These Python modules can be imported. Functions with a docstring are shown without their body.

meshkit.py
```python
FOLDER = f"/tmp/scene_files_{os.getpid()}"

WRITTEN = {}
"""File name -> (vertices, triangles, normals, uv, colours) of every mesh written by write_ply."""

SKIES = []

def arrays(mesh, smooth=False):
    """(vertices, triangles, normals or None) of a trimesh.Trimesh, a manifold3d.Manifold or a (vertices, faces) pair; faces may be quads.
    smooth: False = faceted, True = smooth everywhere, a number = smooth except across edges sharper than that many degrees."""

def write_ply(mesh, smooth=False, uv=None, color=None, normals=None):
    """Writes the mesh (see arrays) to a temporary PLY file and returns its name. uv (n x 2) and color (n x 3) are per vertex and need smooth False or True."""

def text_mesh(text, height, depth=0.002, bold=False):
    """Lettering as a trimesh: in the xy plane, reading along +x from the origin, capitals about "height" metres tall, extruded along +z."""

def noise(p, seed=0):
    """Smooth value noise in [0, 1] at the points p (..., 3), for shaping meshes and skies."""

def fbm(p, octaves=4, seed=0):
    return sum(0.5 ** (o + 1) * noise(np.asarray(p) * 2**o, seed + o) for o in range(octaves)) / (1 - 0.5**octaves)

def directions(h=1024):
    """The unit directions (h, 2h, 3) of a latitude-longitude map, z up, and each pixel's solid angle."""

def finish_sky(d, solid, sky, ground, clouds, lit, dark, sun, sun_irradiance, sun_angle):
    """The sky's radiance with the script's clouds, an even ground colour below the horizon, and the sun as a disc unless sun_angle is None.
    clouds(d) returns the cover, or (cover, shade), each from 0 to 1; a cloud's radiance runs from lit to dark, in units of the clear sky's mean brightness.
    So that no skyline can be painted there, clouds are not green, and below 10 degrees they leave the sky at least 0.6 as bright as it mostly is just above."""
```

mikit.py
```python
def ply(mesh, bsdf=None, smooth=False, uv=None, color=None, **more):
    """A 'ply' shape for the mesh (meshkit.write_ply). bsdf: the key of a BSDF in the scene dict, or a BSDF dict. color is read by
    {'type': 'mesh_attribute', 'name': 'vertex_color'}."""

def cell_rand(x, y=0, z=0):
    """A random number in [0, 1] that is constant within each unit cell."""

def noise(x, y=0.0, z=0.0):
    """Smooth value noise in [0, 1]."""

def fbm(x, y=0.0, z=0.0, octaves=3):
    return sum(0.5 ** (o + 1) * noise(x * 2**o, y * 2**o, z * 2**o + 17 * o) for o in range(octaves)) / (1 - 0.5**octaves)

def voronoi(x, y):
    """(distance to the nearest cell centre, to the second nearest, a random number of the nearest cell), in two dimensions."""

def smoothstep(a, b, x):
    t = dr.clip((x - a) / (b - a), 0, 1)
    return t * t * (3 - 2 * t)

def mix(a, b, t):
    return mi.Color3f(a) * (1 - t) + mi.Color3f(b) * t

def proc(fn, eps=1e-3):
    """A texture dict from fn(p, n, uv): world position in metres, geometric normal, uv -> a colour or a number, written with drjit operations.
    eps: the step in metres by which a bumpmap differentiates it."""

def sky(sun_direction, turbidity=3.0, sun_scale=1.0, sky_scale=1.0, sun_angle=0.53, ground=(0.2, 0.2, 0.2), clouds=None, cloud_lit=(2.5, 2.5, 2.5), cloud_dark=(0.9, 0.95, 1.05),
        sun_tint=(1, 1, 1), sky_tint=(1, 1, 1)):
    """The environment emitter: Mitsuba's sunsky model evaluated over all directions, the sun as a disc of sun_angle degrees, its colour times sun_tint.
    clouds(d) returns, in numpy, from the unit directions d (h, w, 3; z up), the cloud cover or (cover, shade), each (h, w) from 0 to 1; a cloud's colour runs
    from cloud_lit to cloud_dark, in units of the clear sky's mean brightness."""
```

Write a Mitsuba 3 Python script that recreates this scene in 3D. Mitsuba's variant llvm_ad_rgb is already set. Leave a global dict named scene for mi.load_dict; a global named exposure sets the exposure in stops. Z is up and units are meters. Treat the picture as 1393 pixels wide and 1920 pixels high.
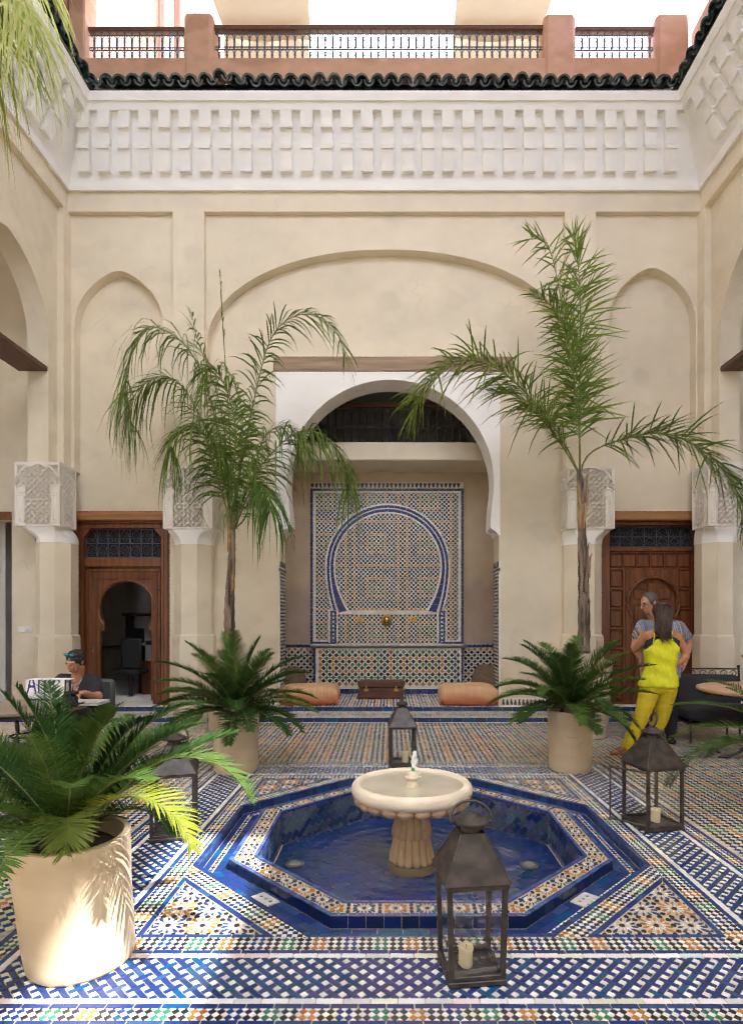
import math, random
import numpy as np, trimesh, drjit as dr, mitsuba as mi
import mikit, meshkit
from mikit import noise, fbm, voronoi, cell_rand, smoothstep, mix
from shapely.geometry import Polygon, box as sbox, Point
from shapely.ops import unary_union
from shapely import affinity
import manifold3d as m3
T = mi.ScalarTransform4f
random.seed(7); R = np.random.default_rng(7)
scene, labels = {}, {}

# ---------------------------------------------------------------- camera, sky, exposure
F, CX, HY, EYE = 1115.0, 732.0, 1160.0, 1.4          # lens of the photograph in its own pixels (1393 x 1920)
scene['camera'] = dict(type='perspective', fov=2 * math.degrees(math.atan(696.5 / F)), fov_axis='x', near_clip=0.05, far_clip=300.0,
                       principal_point_offset_x=-(CX - 696.5) / 1393, principal_point_offset_y=-(HY - 960) / 1920,
                       to_world=T().look_at(origin=[0, 0, EYE], target=[0, 1, EYE], up=[0, 0, 1]))
exposure = 4.25
scene['sky'] = mikit.sky([0.422, -0.42, 0.82], turbidity=3.5, sun_scale=0.62, sky_scale=1.6, sun_angle=0.6, sun_tint=(0.83, 1.0, 1.28), sky_tint=(0.83, 1.0, 1.28),
    clouds=lambda d: (np.clip(0.85 * meshkit.fbm(d / (0.25 + np.maximum(d[..., 2:], 0)) * 1.3, 4, 3) * 1.5 - 0.12, 0, 0.9), 0.15 * np.ones(d.shape[:2])), cloud_lit=(2.3, 2.25, 2.15))

# ---------------------------------------------------------------- materials
def lin(r, g, b):
    return [((c / 255 + 0.055) / 1.055) ** 2.4 if c > 10 else c / 3294 for c in (r, g, b)]
def tex(c): return c if isinstance(c, dict) else {'type': 'rgb', 'value': list(c)}
def mat(name, color, rough=0.6, bump=None, two=True, **kw):
    b = dict(type='principled', base_color=tex(color), roughness=rough, **kw)
    if bump is not None:
        b = {'type': 'bumpmap', 'arbitrary': mikit.proc(bump[0], bump[2] if len(bump) > 2 else 2e-3), 'scale': bump[1], 'bsdf': b}
    scene[name] = {'type': 'twosided', 'bsdf': b} if two else b
VC = {'type': 'mesh_attribute', 'name': 'vertex_color'}

def plaster_fn(base, stain):
    def fn(p, n, uv):
        f = fbm(p.x * 1.1 + 3, p.y * 1.1, p.z * 1.4, 4)
        g = fbm(p.x * 7, p.y * 7, p.z * 5 + 9, 3)
        streak = fbm(p.x * 5, p.y * 5, p.z * 0.7, 3)
        c = mi.Color3f(base) * (0.79 + 0.28 * f + 0.10 * g + 0.06 * streak)
        c = c * (1 + 0.07 * smoothstep(0.55, 0.66, fbm(p.x * 0.8 + 11, p.y * 0.8, p.z * 0.9 + 5, 4)) - 0.06 * smoothstep(0.60, 0.70, fbm(p.x * 2.3 + 31, p.y * 2.3, p.z * 1.9 + 2, 4)))
        va, vb, _ = voronoi(p.x * 0.75 + 0.5 * fbm(p.x * 3, p.z * 3, p.y, 3), p.z * 0.55 + 0.5 * fbm(p.x * 3 + 9, p.z * 3, p.y, 3))
        c = c * (1 - 0.07 * (1 - smoothstep(0.004, 0.014, vb - va)) * smoothstep(0.52, 0.66, fbm(p.x * 1.2 + 70, p.y, p.z * 1.2, 3)))
        low = (1 - smoothstep(0.55, 1.45, p.z + 0.7 * fbm(p.x * 1.6, p.y * 2, p.z * 1.2 + 40, 4) - 0.1))
        return mix(c, mi.Color3f(stain) * (0.8 + 0.4 * g), 0.55 * low)
    return fn
wall_bump = lambda p, n, uv: 0.7 * fbm(p.x * 2.2, p.y * 2.2, p.z * 2.2, 3) + 0.12 * fbm(p.x * 14, p.y * 14, p.z * 14, 2)
mat('plaster_beige', mikit.proc(plaster_fn((0.635, 0.57, 0.445), (0.50, 0.39, 0.26))), 0.62, (wall_bump, 0.02))
mat('carved_plaster', mikit.proc(lambda p, n, uv: mi.Color3f(0.70, 0.665, 0.605) * (0.9 + 0.16 * fbm(p.x * 5, p.y * 5, p.z * 5, 4))), 0.65)
mat('stucco_white', mikit.proc(lambda p, n, uv: mi.Color3f(0.79, 0.785, 0.76) * (0.92 + 0.12 * fbm(p.x * 3, p.y * 3, p.z * 3, 4))), 0.6)
mat('plaster_white', mikit.proc(lambda p, n, uv: mi.Color3f(0.83, 0.825, 0.81) * (0.9 + 0.16 * fbm(p.x * 2, p.y * 2, p.z * 2, 4))), 0.6, (wall_bump, 0.008))
def terra_fn(p, n, uv):
    f = fbm(p.x * 1.5, p.y * 1.5, p.z * 2.4, 4); g = fbm(p.x * 9, p.y * 9, p.z * 9, 3)
    pinkside = smoothstep(2.0, 3.0, p.x + 0.25 * g)
    a = mix((0.48, 0.285, 0.185), (0.47, 0.25, 0.195), pinkside)
    return mix(a * (0.85 + 0.3 * g), mi.Color3f(0.37, 0.20, 0.12), smoothstep(0.45, 0.62, f) * 0.8)
mat('terracotta', mikit.proc(terra_fn), 0.8, (wall_bump, 0.03))
def wood_fn(c1, c2, ax):
    def fn(p, n, uv):
        q = [p.x, p.y, p.z]; k = [14.0, 14.0, 14.0]; k[ax] = 0.9
        w = fbm(q[0] * k[0], q[1] * k[1], q[2] * k[2], 4)
        s = 0.5 + 0.5 * dr.sin(60 * (q[0] + q[1] + q[2] - q[ax]) + 16 * w)
        return mix(c1, c2, dr.clip(0.75 * w + 0.3 * s, 0, 1))
    return fn
mat('wood_door', mikit.proc(wood_fn((0.070, 0.021, 0.008), (0.225, 0.078, 0.028), 2)), 0.42)
mat('wood_light', mikit.proc(wood_fn((0.19, 0.075, 0.024), (0.40, 0.19, 0.075), 0)), 0.5)
mat('wood_dark', mikit.proc(wood_fn((0.05, 0.020, 0.012), (0.13, 0.055, 0.032), 1)), 0.5)
mat('wood_weathered', mikit.proc(lambda p, n, uv: mix((0.20, 0.13, 0.085), (0.50, 0.38, 0.28), fbm(p.x * 2.2, p.y * 6, p.z * 26, 5))), 0.85,
    (lambda p, n, uv: fbm(p.x * 5, p.y * 20, p.z * 55, 3), 0.03))
mat('iron', mikit.proc(lambda p, n, uv: mix((0.020, 0.020, 0.023), (0.05, 0.045, 0.042), fbm(p.x * 20, p.y * 20, p.z * 20, 3))), 0.45, metallic=0.4)
mat('iron_painted_lit', [0.085, 0.095, 0.13], 0.5, metallic=0.3)  # paler copy of the iron, lit brightness put into its colour
mat('lantern_metal', mikit.proc(lambda p, n, uv: mix((0.042, 0.036, 0.033), (0.090, 0.077, 0.068), smoothstep(0.25, 0.85, fbm(p.x * 22, p.y * 22, p.z * 22, 5)))), 0.42, metallic=0.45)
mat('brass', [0.55, 0.36, 0.11], 0.28, metallic=1.0)
mat('zellige', VC, 0.13, specular=0.5)
mat('zellige_matte', VC, 0.38, specular=0.4)
def grout_fn(p, n, uv): return mi.Color3f(0.50, 0.42, 0.33) * (0.7 + 0.5 * fbm(p.x * 6, p.y * 6, p.z * 6, 4))
mat('grout', mikit.proc(grout_fn), 0.9)
mat('grout_white', mikit.proc(lambda p, n, uv: mi.Color3f(0.68, 0.65, 0.58) * (0.75 + 0.4 * fbm(p.x * 6, p.y * 6, p.z * 6, 4))), 0.5)
mat('roof_glaze', mikit.proc(lambda p, n, uv: mix((0.010, 0.024, 0.024), (0.085, 0.110, 0.100), smoothstep(0.35, 0.75, fbm(p.x * 16, p.y * 16, p.z * 16, 4)))), 0.22)
def pot_fn(p, n, uv):
    a, b, _ = voronoi(dr.atan2(p.y - 2.46, p.x + 1.29) * 7 + p.x * 4, p.z * 26 + p.x * 6)
    crack = 1 - smoothstep(0.0, 0.045, b - a)
    f = fbm(p.x * 5, p.y * 5, p.z * 5, 4); ring = fbm(p.z * 14, 3, 5, 3)
    c = mix((0.48, 0.365, 0.24), (0.68, 0.57, 0.42), dr.clip(f * 0.7 + ring * 0.45 - 0.05, 0, 1))
    return mix(c, mi.Color3f(0.34, 0.21, 0.11), crack * 0.55 * smoothstep(0.45, 0.7, f))
mat('pot_clay', mikit.proc(pot_fn), 0.36, specular=0.5)
mat('soil', [0.035, 0.024, 0.016], 0.95)
mat('stone', VC, 0.45)
mat('leaf', VC, 0.38, two=False)
scene['leaf'] = {'type': 'principledthin', 'base_color': VC, 'roughness': 0.42, 'diff_trans': 0.55, 'spec_trans': 0.0, 'eta': 1.4}
def trunk_fn(p, n, uv):
    w = fbm(p.x * 34, p.y * 34, p.z * 2.2, 4)
    return mix((0.070, 0.052, 0.040), (0.34, 0.255, 0.185), smoothstep(0.3, 0.7, w)) * (0.7 + 0.5 * fbm(p.x * 3, p.y * 3, p.z * 5, 2))
mat('palm_trunk', mikit.proc(trunk_fn), 0.85, (lambda p, n, uv: fbm(p.x * 45, p.y * 45, p.z * 4, 3), 0.03))
scene['pane'] = {'type': 'thindielectric', 'int_ior': 1.5}
scene['water_clear'] = {'type': 'thindielectric', 'int_ior': 1.33}
scene['water_solid'] = {'type': 'dielectric', 'int_ior': 1.33}
mat('wax', [0.72, 0.62, 0.42], 0.5, specular=0.4)
scene['canvas_tan'] = {'type': 'principledthin', 'base_color': tex((0.50, 0.40, 0.27)), 'roughness': 0.9, 'diff_trans': 0.5, 'spec_trans': 0.0}
scene['canvas_heavy'] = {'type': 'principledthin', 'base_color': tex((0.55, 0.53, 0.50)), 'roughness': 0.9, 'diff_trans': 0.12, 'spec_trans': 0.0}  # cloth of the unseen canopy, dims the light near the back wall
scene['canvas'] = {'type': 'principledthin', 'base_color': tex((0.88, 0.88, 0.87)), 'roughness': 0.9, 'diff_trans': 1.55, 'spec_trans': 0.0}  # cloth of the unseen front canopy strips, lets more light through
mat('leather_brown', mikit.proc(lambda p, n, uv: mix((0.055, 0.020, 0.013), (0.13, 0.052, 0.032), fbm(p.x * 18, p.y * 18, p.z * 18, 4))), 0.4)
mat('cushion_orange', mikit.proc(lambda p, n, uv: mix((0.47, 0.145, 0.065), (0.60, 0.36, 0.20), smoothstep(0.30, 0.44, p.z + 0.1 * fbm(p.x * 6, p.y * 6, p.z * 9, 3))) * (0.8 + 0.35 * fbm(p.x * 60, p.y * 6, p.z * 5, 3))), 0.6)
mat('pillow_brown', mikit.proc(lambda p, n, uv: mix((0.09, 0.055, 0.036), (0.17, 0.115, 0.08), fbm(p.x * 40, p.y * 40, p.z * 40, 2))), 0.9)
mat('black_fabric', [0.020, 0.021, 0.026], 0.85)
mat('dark_fabric', mikit.proc(lambda p, n, uv: mi.Color3f(0.030, 0.032, 0.040) * (0.8 + 0.5 * fbm(p.x * 90, p.y * 90, p.z * 90, 2))), 0.85)
mat('shirt_dark', mikit.proc(lambda p, n, uv: mi.Color3f(0.022, 0.021, 0.027) * (0.8 + 0.5 * fbm(p.x * 30, p.y * 30, p.z * 30, 2))), 0.9)
mat('skin', mikit.proc(lambda p, n, uv: mi.Color3f(0.44, 0.215, 0.135) * (0.86 + 0.24 * fbm(p.x * 26, p.y * 26, p.z * 26, 3))), 0.48)
mat('skin_tan', mikit.proc(lambda p, n, uv: mi.Color3f(0.40, 0.175, 0.085) * (0.86 + 0.24 * fbm(p.x * 22, p.y * 22, p.z * 22, 3))), 0.42)
mat('lip', [0.27, 0.09, 0.07], 0.5)
mat('eye_white', [0.6, 0.57, 0.53], 0.3)
mat('black_gloss', [0.01, 0.01, 0.012], 0.25)
def hair_fn(c1, c2):
    return lambda p, n, uv: mix(c1, c2, fbm(p.x * 190, p.y * 190, p.z * 14, 3))
mat('hair_brown', mikit.proc(hair_fn((0.014, 0.008, 0.007), (0.085, 0.044, 0.034))), 0.38)
mat('hair_black', mikit.proc(hair_fn((0.006, 0.005, 0.005), (0.035, 0.027, 0.024))), 0.45)
mat('hair_grey', mikit.proc(hair_fn((0.03, 0.025, 0.022), (0.13, 0.11, 0.095))), 0.7)
mat('yellow_top', mikit.proc(lambda p, n, uv: mi.Color3f(0.62, 0.63, 0.016) * (0.82 + 0.3 * fbm(p.x * 60, p.y * 60, p.z * 22, 3))), 0.75)
mat('yellow_trousers', mikit.proc(lambda p, n, uv: mi.Color3f(0.56, 0.43, 0.014) * (0.82 + 0.3 * fbm(p.x * 12, p.y * 12, p.z * 30, 3))), 0.75,
    (lambda p, n, uv: fbm(p.x * 8, p.y * 8, p.z * 34, 3), 0.02))
mat('stripe_shirt', VC, 0.8)
mat('office_plastic', [0.45, 0.45, 0.44], 0.5)
mat('office_dark', [0.02, 0.022, 0.024], 0.5)
mat('green_leather', [0.05, 0.065, 0.06], 0.5)
mat('bag_white', mikit.proc(lambda p, n, uv: mi.Color3f(0.72, 0.72, 0.72) * (0.9 + 0.15 * fbm(p.x * 14, p.y * 14, p.z * 14, 3))), 0.4)
mat('bag_blue', [0.025, 0.035, 0.22], 0.5)
mat('table_top', mikit.proc(lambda p, n, uv: mix((0.36, 0.20, 0.125), (0.53, 0.35, 0.235), fbm(p.x * 9, p.y * 9, p.z * 9, 4))), 0.45)
mat('table_pale', [0.24, 0.19, 0.15], 0.5)
mat('gallery_grey', [0.45, 0.45, 0.47], 0.8)
mat('lamp_lens', [0.22, 0.22, 0.20], 0.3)
mat('ledge_dark', [0.09, 0.09, 0.095], 0.35)
mat('marble', mikit.proc(lambda p, n, uv: mix((0.42, 0.40, 0.37), (0.66, 0.64, 0.60), fbm(p.x * 10, p.y * 10, p.z * 10, 4))), 0.35)
mat('mirror_blue', [0.02, 0.30, 0.42], 0.08, metallic=0.8)
mat('green_plastic', [0.03, 0.36, 0.14], 0.4)
mat('sandal', [0.23, 0.085, 0.045], 0.6)
mat('gold_dot', [0.60, 0.38, 0.10], 0.35, metallic=0.7)
mat('red_bead', [0.5, 0.03, 0.04], 0.4)
mat('switch_white', [0.72, 0.71, 0.68], 0.4)
mat('painted_shade', [0.016, 0.016, 0.019], 0.8)  # near black, stands in for unlit depth behind openings
mat('office_wall', [0.62, 0.61, 0.58], 0.9)
scene['screen_light'] = {'type': 'twosided', 'bsdf': {'type': 'principled', 'base_color': tex((0.2, 0.35, 0.6)), 'roughness': 0.3}}

# ---------------------------------------------------------------- mesh helpers
class MB:
    def __init__(s): s.v, s.f, s.c, s.n = [], [], [], 0
    def add(s, v, f, c=None):
        v = np.asarray(v, float).reshape(-1, 3); f = np.asarray(f, int)
        if f.ndim == 2 and f.shape[1] == 4: f = np.vstack([f[:, [0, 1, 2]], f[:, [0, 2, 3]]])
        s.v.append(v); s.f.append(f + s.n); s.n += len(v)
        c = np.zeros((len(v), 3)) if c is None else np.broadcast_to(np.asarray(c, float), (len(v), 3))
        s.c.append(c); return s
    def mesh(s, m, c=None): return s.add(np.array(m.vertices), np.array(m.faces), c)
    def manifold(s, m, c=None):
        q = m.to_mesh(); return s.add(q.vert_properties[:, :3], q.tri_verts, c)
    def box(s, x0, x1, y0, y1, z0, z1, b=0.0, c=None):
        x0, x1 = min(x0, x1), max(x0, x1); y0, y1 = min(y0, y1), max(y0, y1); z0, z1 = min(z0, z1), max(z0, z1)
        if b <= 0:
            v = np.array([[x, y, z] for x in (x0, x1) for y in (y0, y1) for z in (z0, z1)])
            f = [[0, 1, 3], [0, 3, 2], [4, 6, 7], [4, 7, 5], [0, 4, 5], [0, 5, 1], [2, 3, 7], [2, 7, 6], [0, 2, 6], [0, 6, 4], [1, 5, 7], [1, 7, 3]]
            return s.add(v, f, c)
        b = min(b, 0.45 * min(x1 - x0, y1 - y0, z1 - z0))
        pts = []
        for x, sx in ((x0, 1), (x1, -1)):
            for y, sy in ((y0, 1), (y1, -1)):
                for z, sz in ((z0, 1), (z1, -1)):
                    pts += [[x, y + sy * b, z + sz * b], [x + sx * b, y, z + sz * b], [x + sx * b, y + sy * b, z]]
        h = trimesh.convex.convex_hull(np.array(pts)); return s.mesh(h, c)
    def tube(s, pts, r, n=6, c=None, cap=True):
        p = np.asarray(pts, float); k = len(p); r = np.broadcast_to(np.asarray(r, float), (k,))
        t = np.gradient(p, axis=0); t /= np.linalg.norm(t, axis=1, keepdims=True) + 1e-12
        ref = np.array([0, 0, 1.0]) if abs(t[:, 2]).mean() < 0.8 else np.array([1.0, 0.1, 0])
        a = np.cross(t, ref); a /= np.linalg.norm(a, axis=1, keepdims=True) + 1e-12
        b = np.cross(t, a); an = np.arange(n) * 2 * np.pi / n
        v = p[:, None] + r[:, None, None] * (np.cos(an)[None, :, None] * a[:, None] + np.sin(an)[None, :, None] * b[:, None])
        i, j = np.meshgrid(np.arange(k - 1), np.arange(n), indexing='ij')
        q = np.stack([i * n + j, i * n + (j + 1) % n, (i + 1) * n + (j + 1) % n, (i + 1) * n + j], -1).reshape(-1, 4)
        v = v.reshape(-1, 3); f = np.vstack([q[:, [0, 1, 2]], q[:, [0, 2, 3]]])
        if cap:
            e = np.array([[0, (m + 1) , m] for m in range(1, n - 1)]); g = np.array([[0, m, m + 1] for m in range(1, n - 1)]) + (k - 1) * n
            f = np.vstack([f, e, g])
        return s.add(v, f, c)
    def lathe(s, prof, at=(0, 0, 0), n=32, c=None, rfn=None):
        """prof: (r, z) rows; rfn(theta, i) multiplies r."""
        p = np.asarray(prof, float); k = len(p); th = np.arange(n) * 2 * np.pi / n
        r = np.repeat(p[:, :1], n, 1); z = np.repeat(p[:, 1:2], n, 1)
        if rfn is not None: r, z = rfn(th[None, :], r, z)
        v = np.stack([at[0] + r * np.cos(th), at[1] + r * np.sin(th), at[2] + z], -1).reshape(-1, 3)
        i, j = np.meshgrid(np.arange(k - 1), np.arange(n), indexing='ij')
        q = np.stack([i * n + j, i * n + (j + 1) % n, (i + 1) * n + (j + 1) % n, (i + 1) * n + j], -1).reshape(-1, 4)
        return s.add(v, q, c)
    def sphere(s, at, r, c=None, sub=2):
        m = trimesh.creation.icosphere(sub, 1.0); return s.add(m.vertices * np.asarray(r) + np.asarray(at), m.faces, c)
    def poly(s, poly, h, plane='xy', at=0.0, c=None):
        """extrudes a shapely polygon; xy: up from z=at; xz: from y=at back to y=at+h; yz: from x=at to x=at+h."""
        for g in getattr(poly, 'geoms', [poly]):
            if g.is_empty or g.area < 1e-9: continue
            m = trimesh.creation.extrude_polygon(g, h, engine='earcut'); v = np.array(m.vertices)
            if plane == 'xy': w = v + [0, 0, at]
            elif plane == 'xz': w = np.stack([v[:, 0], at + h - v[:, 2], v[:, 1]], 1)
            else: w = np.stack([at + v[:, 2], v[:, 0], v[:, 1]], 1)
            s.add(w, m.faces, c)
        return s
    def out(s): return np.vstack(s.v), np.vstack(s.f), np.vstack(s.c)
    def move(s, M):
        M = np.asarray(M, float); s.v = [v @ M[:3, :3].T + M[:3, 3] for v in s.v]; return s

def uid(key):
    if key not in scene and key not in labels: return key
    i = uid.n.get(key, 1)
    while f'{key}_{i:03d}' in scene or f'{key}_{i:03d}' in labels: i += 1
    uid.n[key] = i; return f'{key}_{i:03d}'
uid.n = {}
def put(key, mb, bsdf, smooth=False, color=False, label=None, kind=None):
    key = uid(key); v, f, c = mb.out()
    scene[key] = mikit.ply((v, f), bsdf, smooth, color=c if color else None)
    if label or kind: labels[key] = {k: x for k, x in (('label', label), ('kind', kind)) if x}
    return key
def tag(key, label, cat=None, group=None, kind=None):
    labels[key] = {k: x for k, x in (('label', label), ('category', cat), ('group', group), ('kind', kind)) if x}
    return key
def thing(key, label, cat, group=None, kind=None):
    return tag(uid(key), label, cat, group, kind)
def rotz(a, at=(0, 0, 0)):
    c, s = math.cos(a), math.sin(a); M = np.eye(4); M[:2, :2] = [[c, -s], [s, c]]; M[:3, 3] = at; return M
def X(px, Y): return (px - CX) * Y / F
def Z(py, Y): return EYE + (HY - py) * Y / F
def screen(p):
    p = np.asarray(p, float); return CX + F * p[..., 0] / p[..., 1], HY - F * (p[..., 2] - EYE) / p[..., 1]

# glazed tile colours
BLUE, WHITE, BLACK, OCHRE, GREEN = (0.014, 0.043, 0.140), (0.70, 0.685, 0.65), (0.022, 0.021, 0.024), (0.40, 0.16, 0.025), (0.035, 0.16, 0.085)
NAVY = (0.008, 0.021, 0.080); PALEBLUE = (0.048, 0.085, 0.23)
GLAZES = {}
def glaze(c, kind):
    k = tuple(np.round(np.clip(c, .004, .85) ** .5 * (12 if max(c) > .15 else 16)).astype(int)) + ((12 if max(c) > .15 else 16),)
    if (k, kind) not in GLAZES:
        GLAZES[k, kind] = f'glaze_{len(GLAZES)}'
        mat(GLAZES[k, kind], [float((q / k[3]) ** 2) for q in k[:3]], 0.09 + 0.22 * ((len(GLAZES) * 37) % 11) / 10, specular=0.5)
    return GLAZES[k, kind]
def tiles(holder, name, polys, cols, frame, h=0.0, thick=0.006, keep=300, gap=0.0010, bev=0.0012, bsdf='zellige', tilt=0.012, margin=260, wear=0.22, label=None):
    """Lays flat polygons as glazed pieces: each of the `keep` largest in view an entry of its own, the rest one part."""
    if not polys: return
    P = [np.asarray(q, float) for q in polys]; C = np.asarray(cols, float)
    cen = np.array([q.mean(0) for q in P]); wc = frame(np.c_[cen, np.full(len(P), h)])
    sx, sy = screen(wc); vis = (wc[:, 1] > 0.3) & (sx > -margin) & (sx < 1393 + margin) & (sy > -margin) & (sy < 1920 + 2 * margin)
    inview = vis & (sx > 0) & (sx < 1393) & (sy > 0) & (sy < 1920)
    ar = np.array([0.5 * abs(np.dot(q[:, 0], np.roll(q[:, 1], -1)) - np.dot(q[:, 1], np.roll(q[:, 0], -1))) for q in P])
    per = np.array([np.linalg.norm(q - np.roll(q, -1, 0), axis=1).sum() for q in P])
    size = ar / np.maximum(wc[:, 1], 0.3) ** 2 * inview
    order = np.argsort(-size); own = set(int(i) for i in order[:keep] if inview[i])
    stuff = MB()
    jit = R.normal(0, 1, (len(P), 2)) * tilt; lum = R.normal(1, 0.10, len(P)); hue = R.normal(0, 0.03, (len(P), 3)); hz = R.normal(0, 0.0004, len(P))
    wr = meshkit.fbm(np.c_[wc * 1.7], 4, 5); wr = np.clip((wr - 0.56) * 5, 0, 1) * wear
    cc_ = np.clip(C * lum[:, None] * (1 + hue), 0.004, 0.85); cc_ = cc_ * (1 - 0.5 * wr[:, None]) + np.array((0.42, 0.37, 0.31)) * 0.5 * wr[:, None]
    inr = 2 * ar / np.maximum(per, 1e-9); K = np.array([len(q) for q in P])
    ok = vis & (inr > 0.0015); gg = np.minimum(gap, 0.3 * inr); s1 = 1 - gg / np.maximum(inr, 1e-6); s2 = 1 - (gg + np.minimum(bev, 0.25 * inr)) / np.maximum(inr, 1e-6)
    isown = np.zeros(len(P), bool); isown[list(own)] = True
    def build(ids, k, nr):
        q = np.stack([P[i] for i in ids]); ce = cen[ids][:, None]; d = q - ce; dz = hz[ids][:, None] + (d * jit[ids][:, None]).sum(-1)
        rings = [(s2[ids], 0.0), (s1[ids], -0.0011), (s1[ids], -thick)] if nr == 3 else [(s2[ids], 0.0), (s1[ids], -thick * 0.6)]
        V = np.concatenate([np.concatenate([ce + d * s[:, None, None], (h + o + dz)[..., None]], -1) for s, o in rings], 1)
        f = [[0, a, a + 1] for a in range(1, k - 1)]
        for r in range(nr - 1):
            for a in range(k): b = (a + 1) % k; f += [[r * k + a, (r + 1) * k + a, (r + 1) * k + b], [r * k + a, (r + 1) * k + b, r * k + b]]
        return frame(V.reshape(-1, 3)).reshape(len(ids), nr * k, 3), np.array(f)
    for k in np.unique(K):
        ids = np.where(ok & (K == k) & isown)[0]
        if len(ids):
            V, f = build(ids, k, 3)
            for v, i in zip(V, ids): put(f'{holder}__{name}', MB().add(v, f), glaze(cc_[i], bsdf))
    for k in np.unique(K):
        ids = np.where(ok & (K == k) & ~isown)[0]
        if len(ids):
            V, f = build(ids, k, 2); n = V.shape[1]
            stuff.add(V.reshape(-1, 3), (f[None] + (np.arange(len(ids)) * n)[:, None, None]).reshape(-1, 3), np.repeat(cc_[ids], n, 0))
    if stuff.n: put(f'{holder}__{name}_mass', stuff, bsdf, color=True, kind='stuff')

def clip(polys, cols, region):
    """keeps the polygons inside the shapely region, cutting those on its edge."""
    from shapely import prepare
    prepare(region); op, oc = [], []
    for q, c in zip(polys, cols):
        g = Polygon(q)
        if region.contains(g): op.append(np.asarray(q)); oc.append(c)
        elif region.intersects(g):
            x = region.intersection(g)
            for y in getattr(x, 'geoms', [x]):
                if y.geom_type == 'Polygon' and y.area > 4e-6: op.append(np.array(y.exterior.coords)[:-1]); oc.append(c)
    return op, oc
def diamond(x, y, d): return np.array([[x, y - d / 2], [x + d / 2, y], [x, y + d / 2], [x - d / 2, y]])
def rect(x0, x1, y0, y1): return np.array([[x0, y0], [x1, y0], [x1, y1], [x0, y1]])
def ngon(x, y, r, n, a=0.0):
    t = a + np.arange(n) * 2 * np.pi / n; return np.c_[x + r * np.cos(t), y + r * np.sin(t)]
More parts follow.
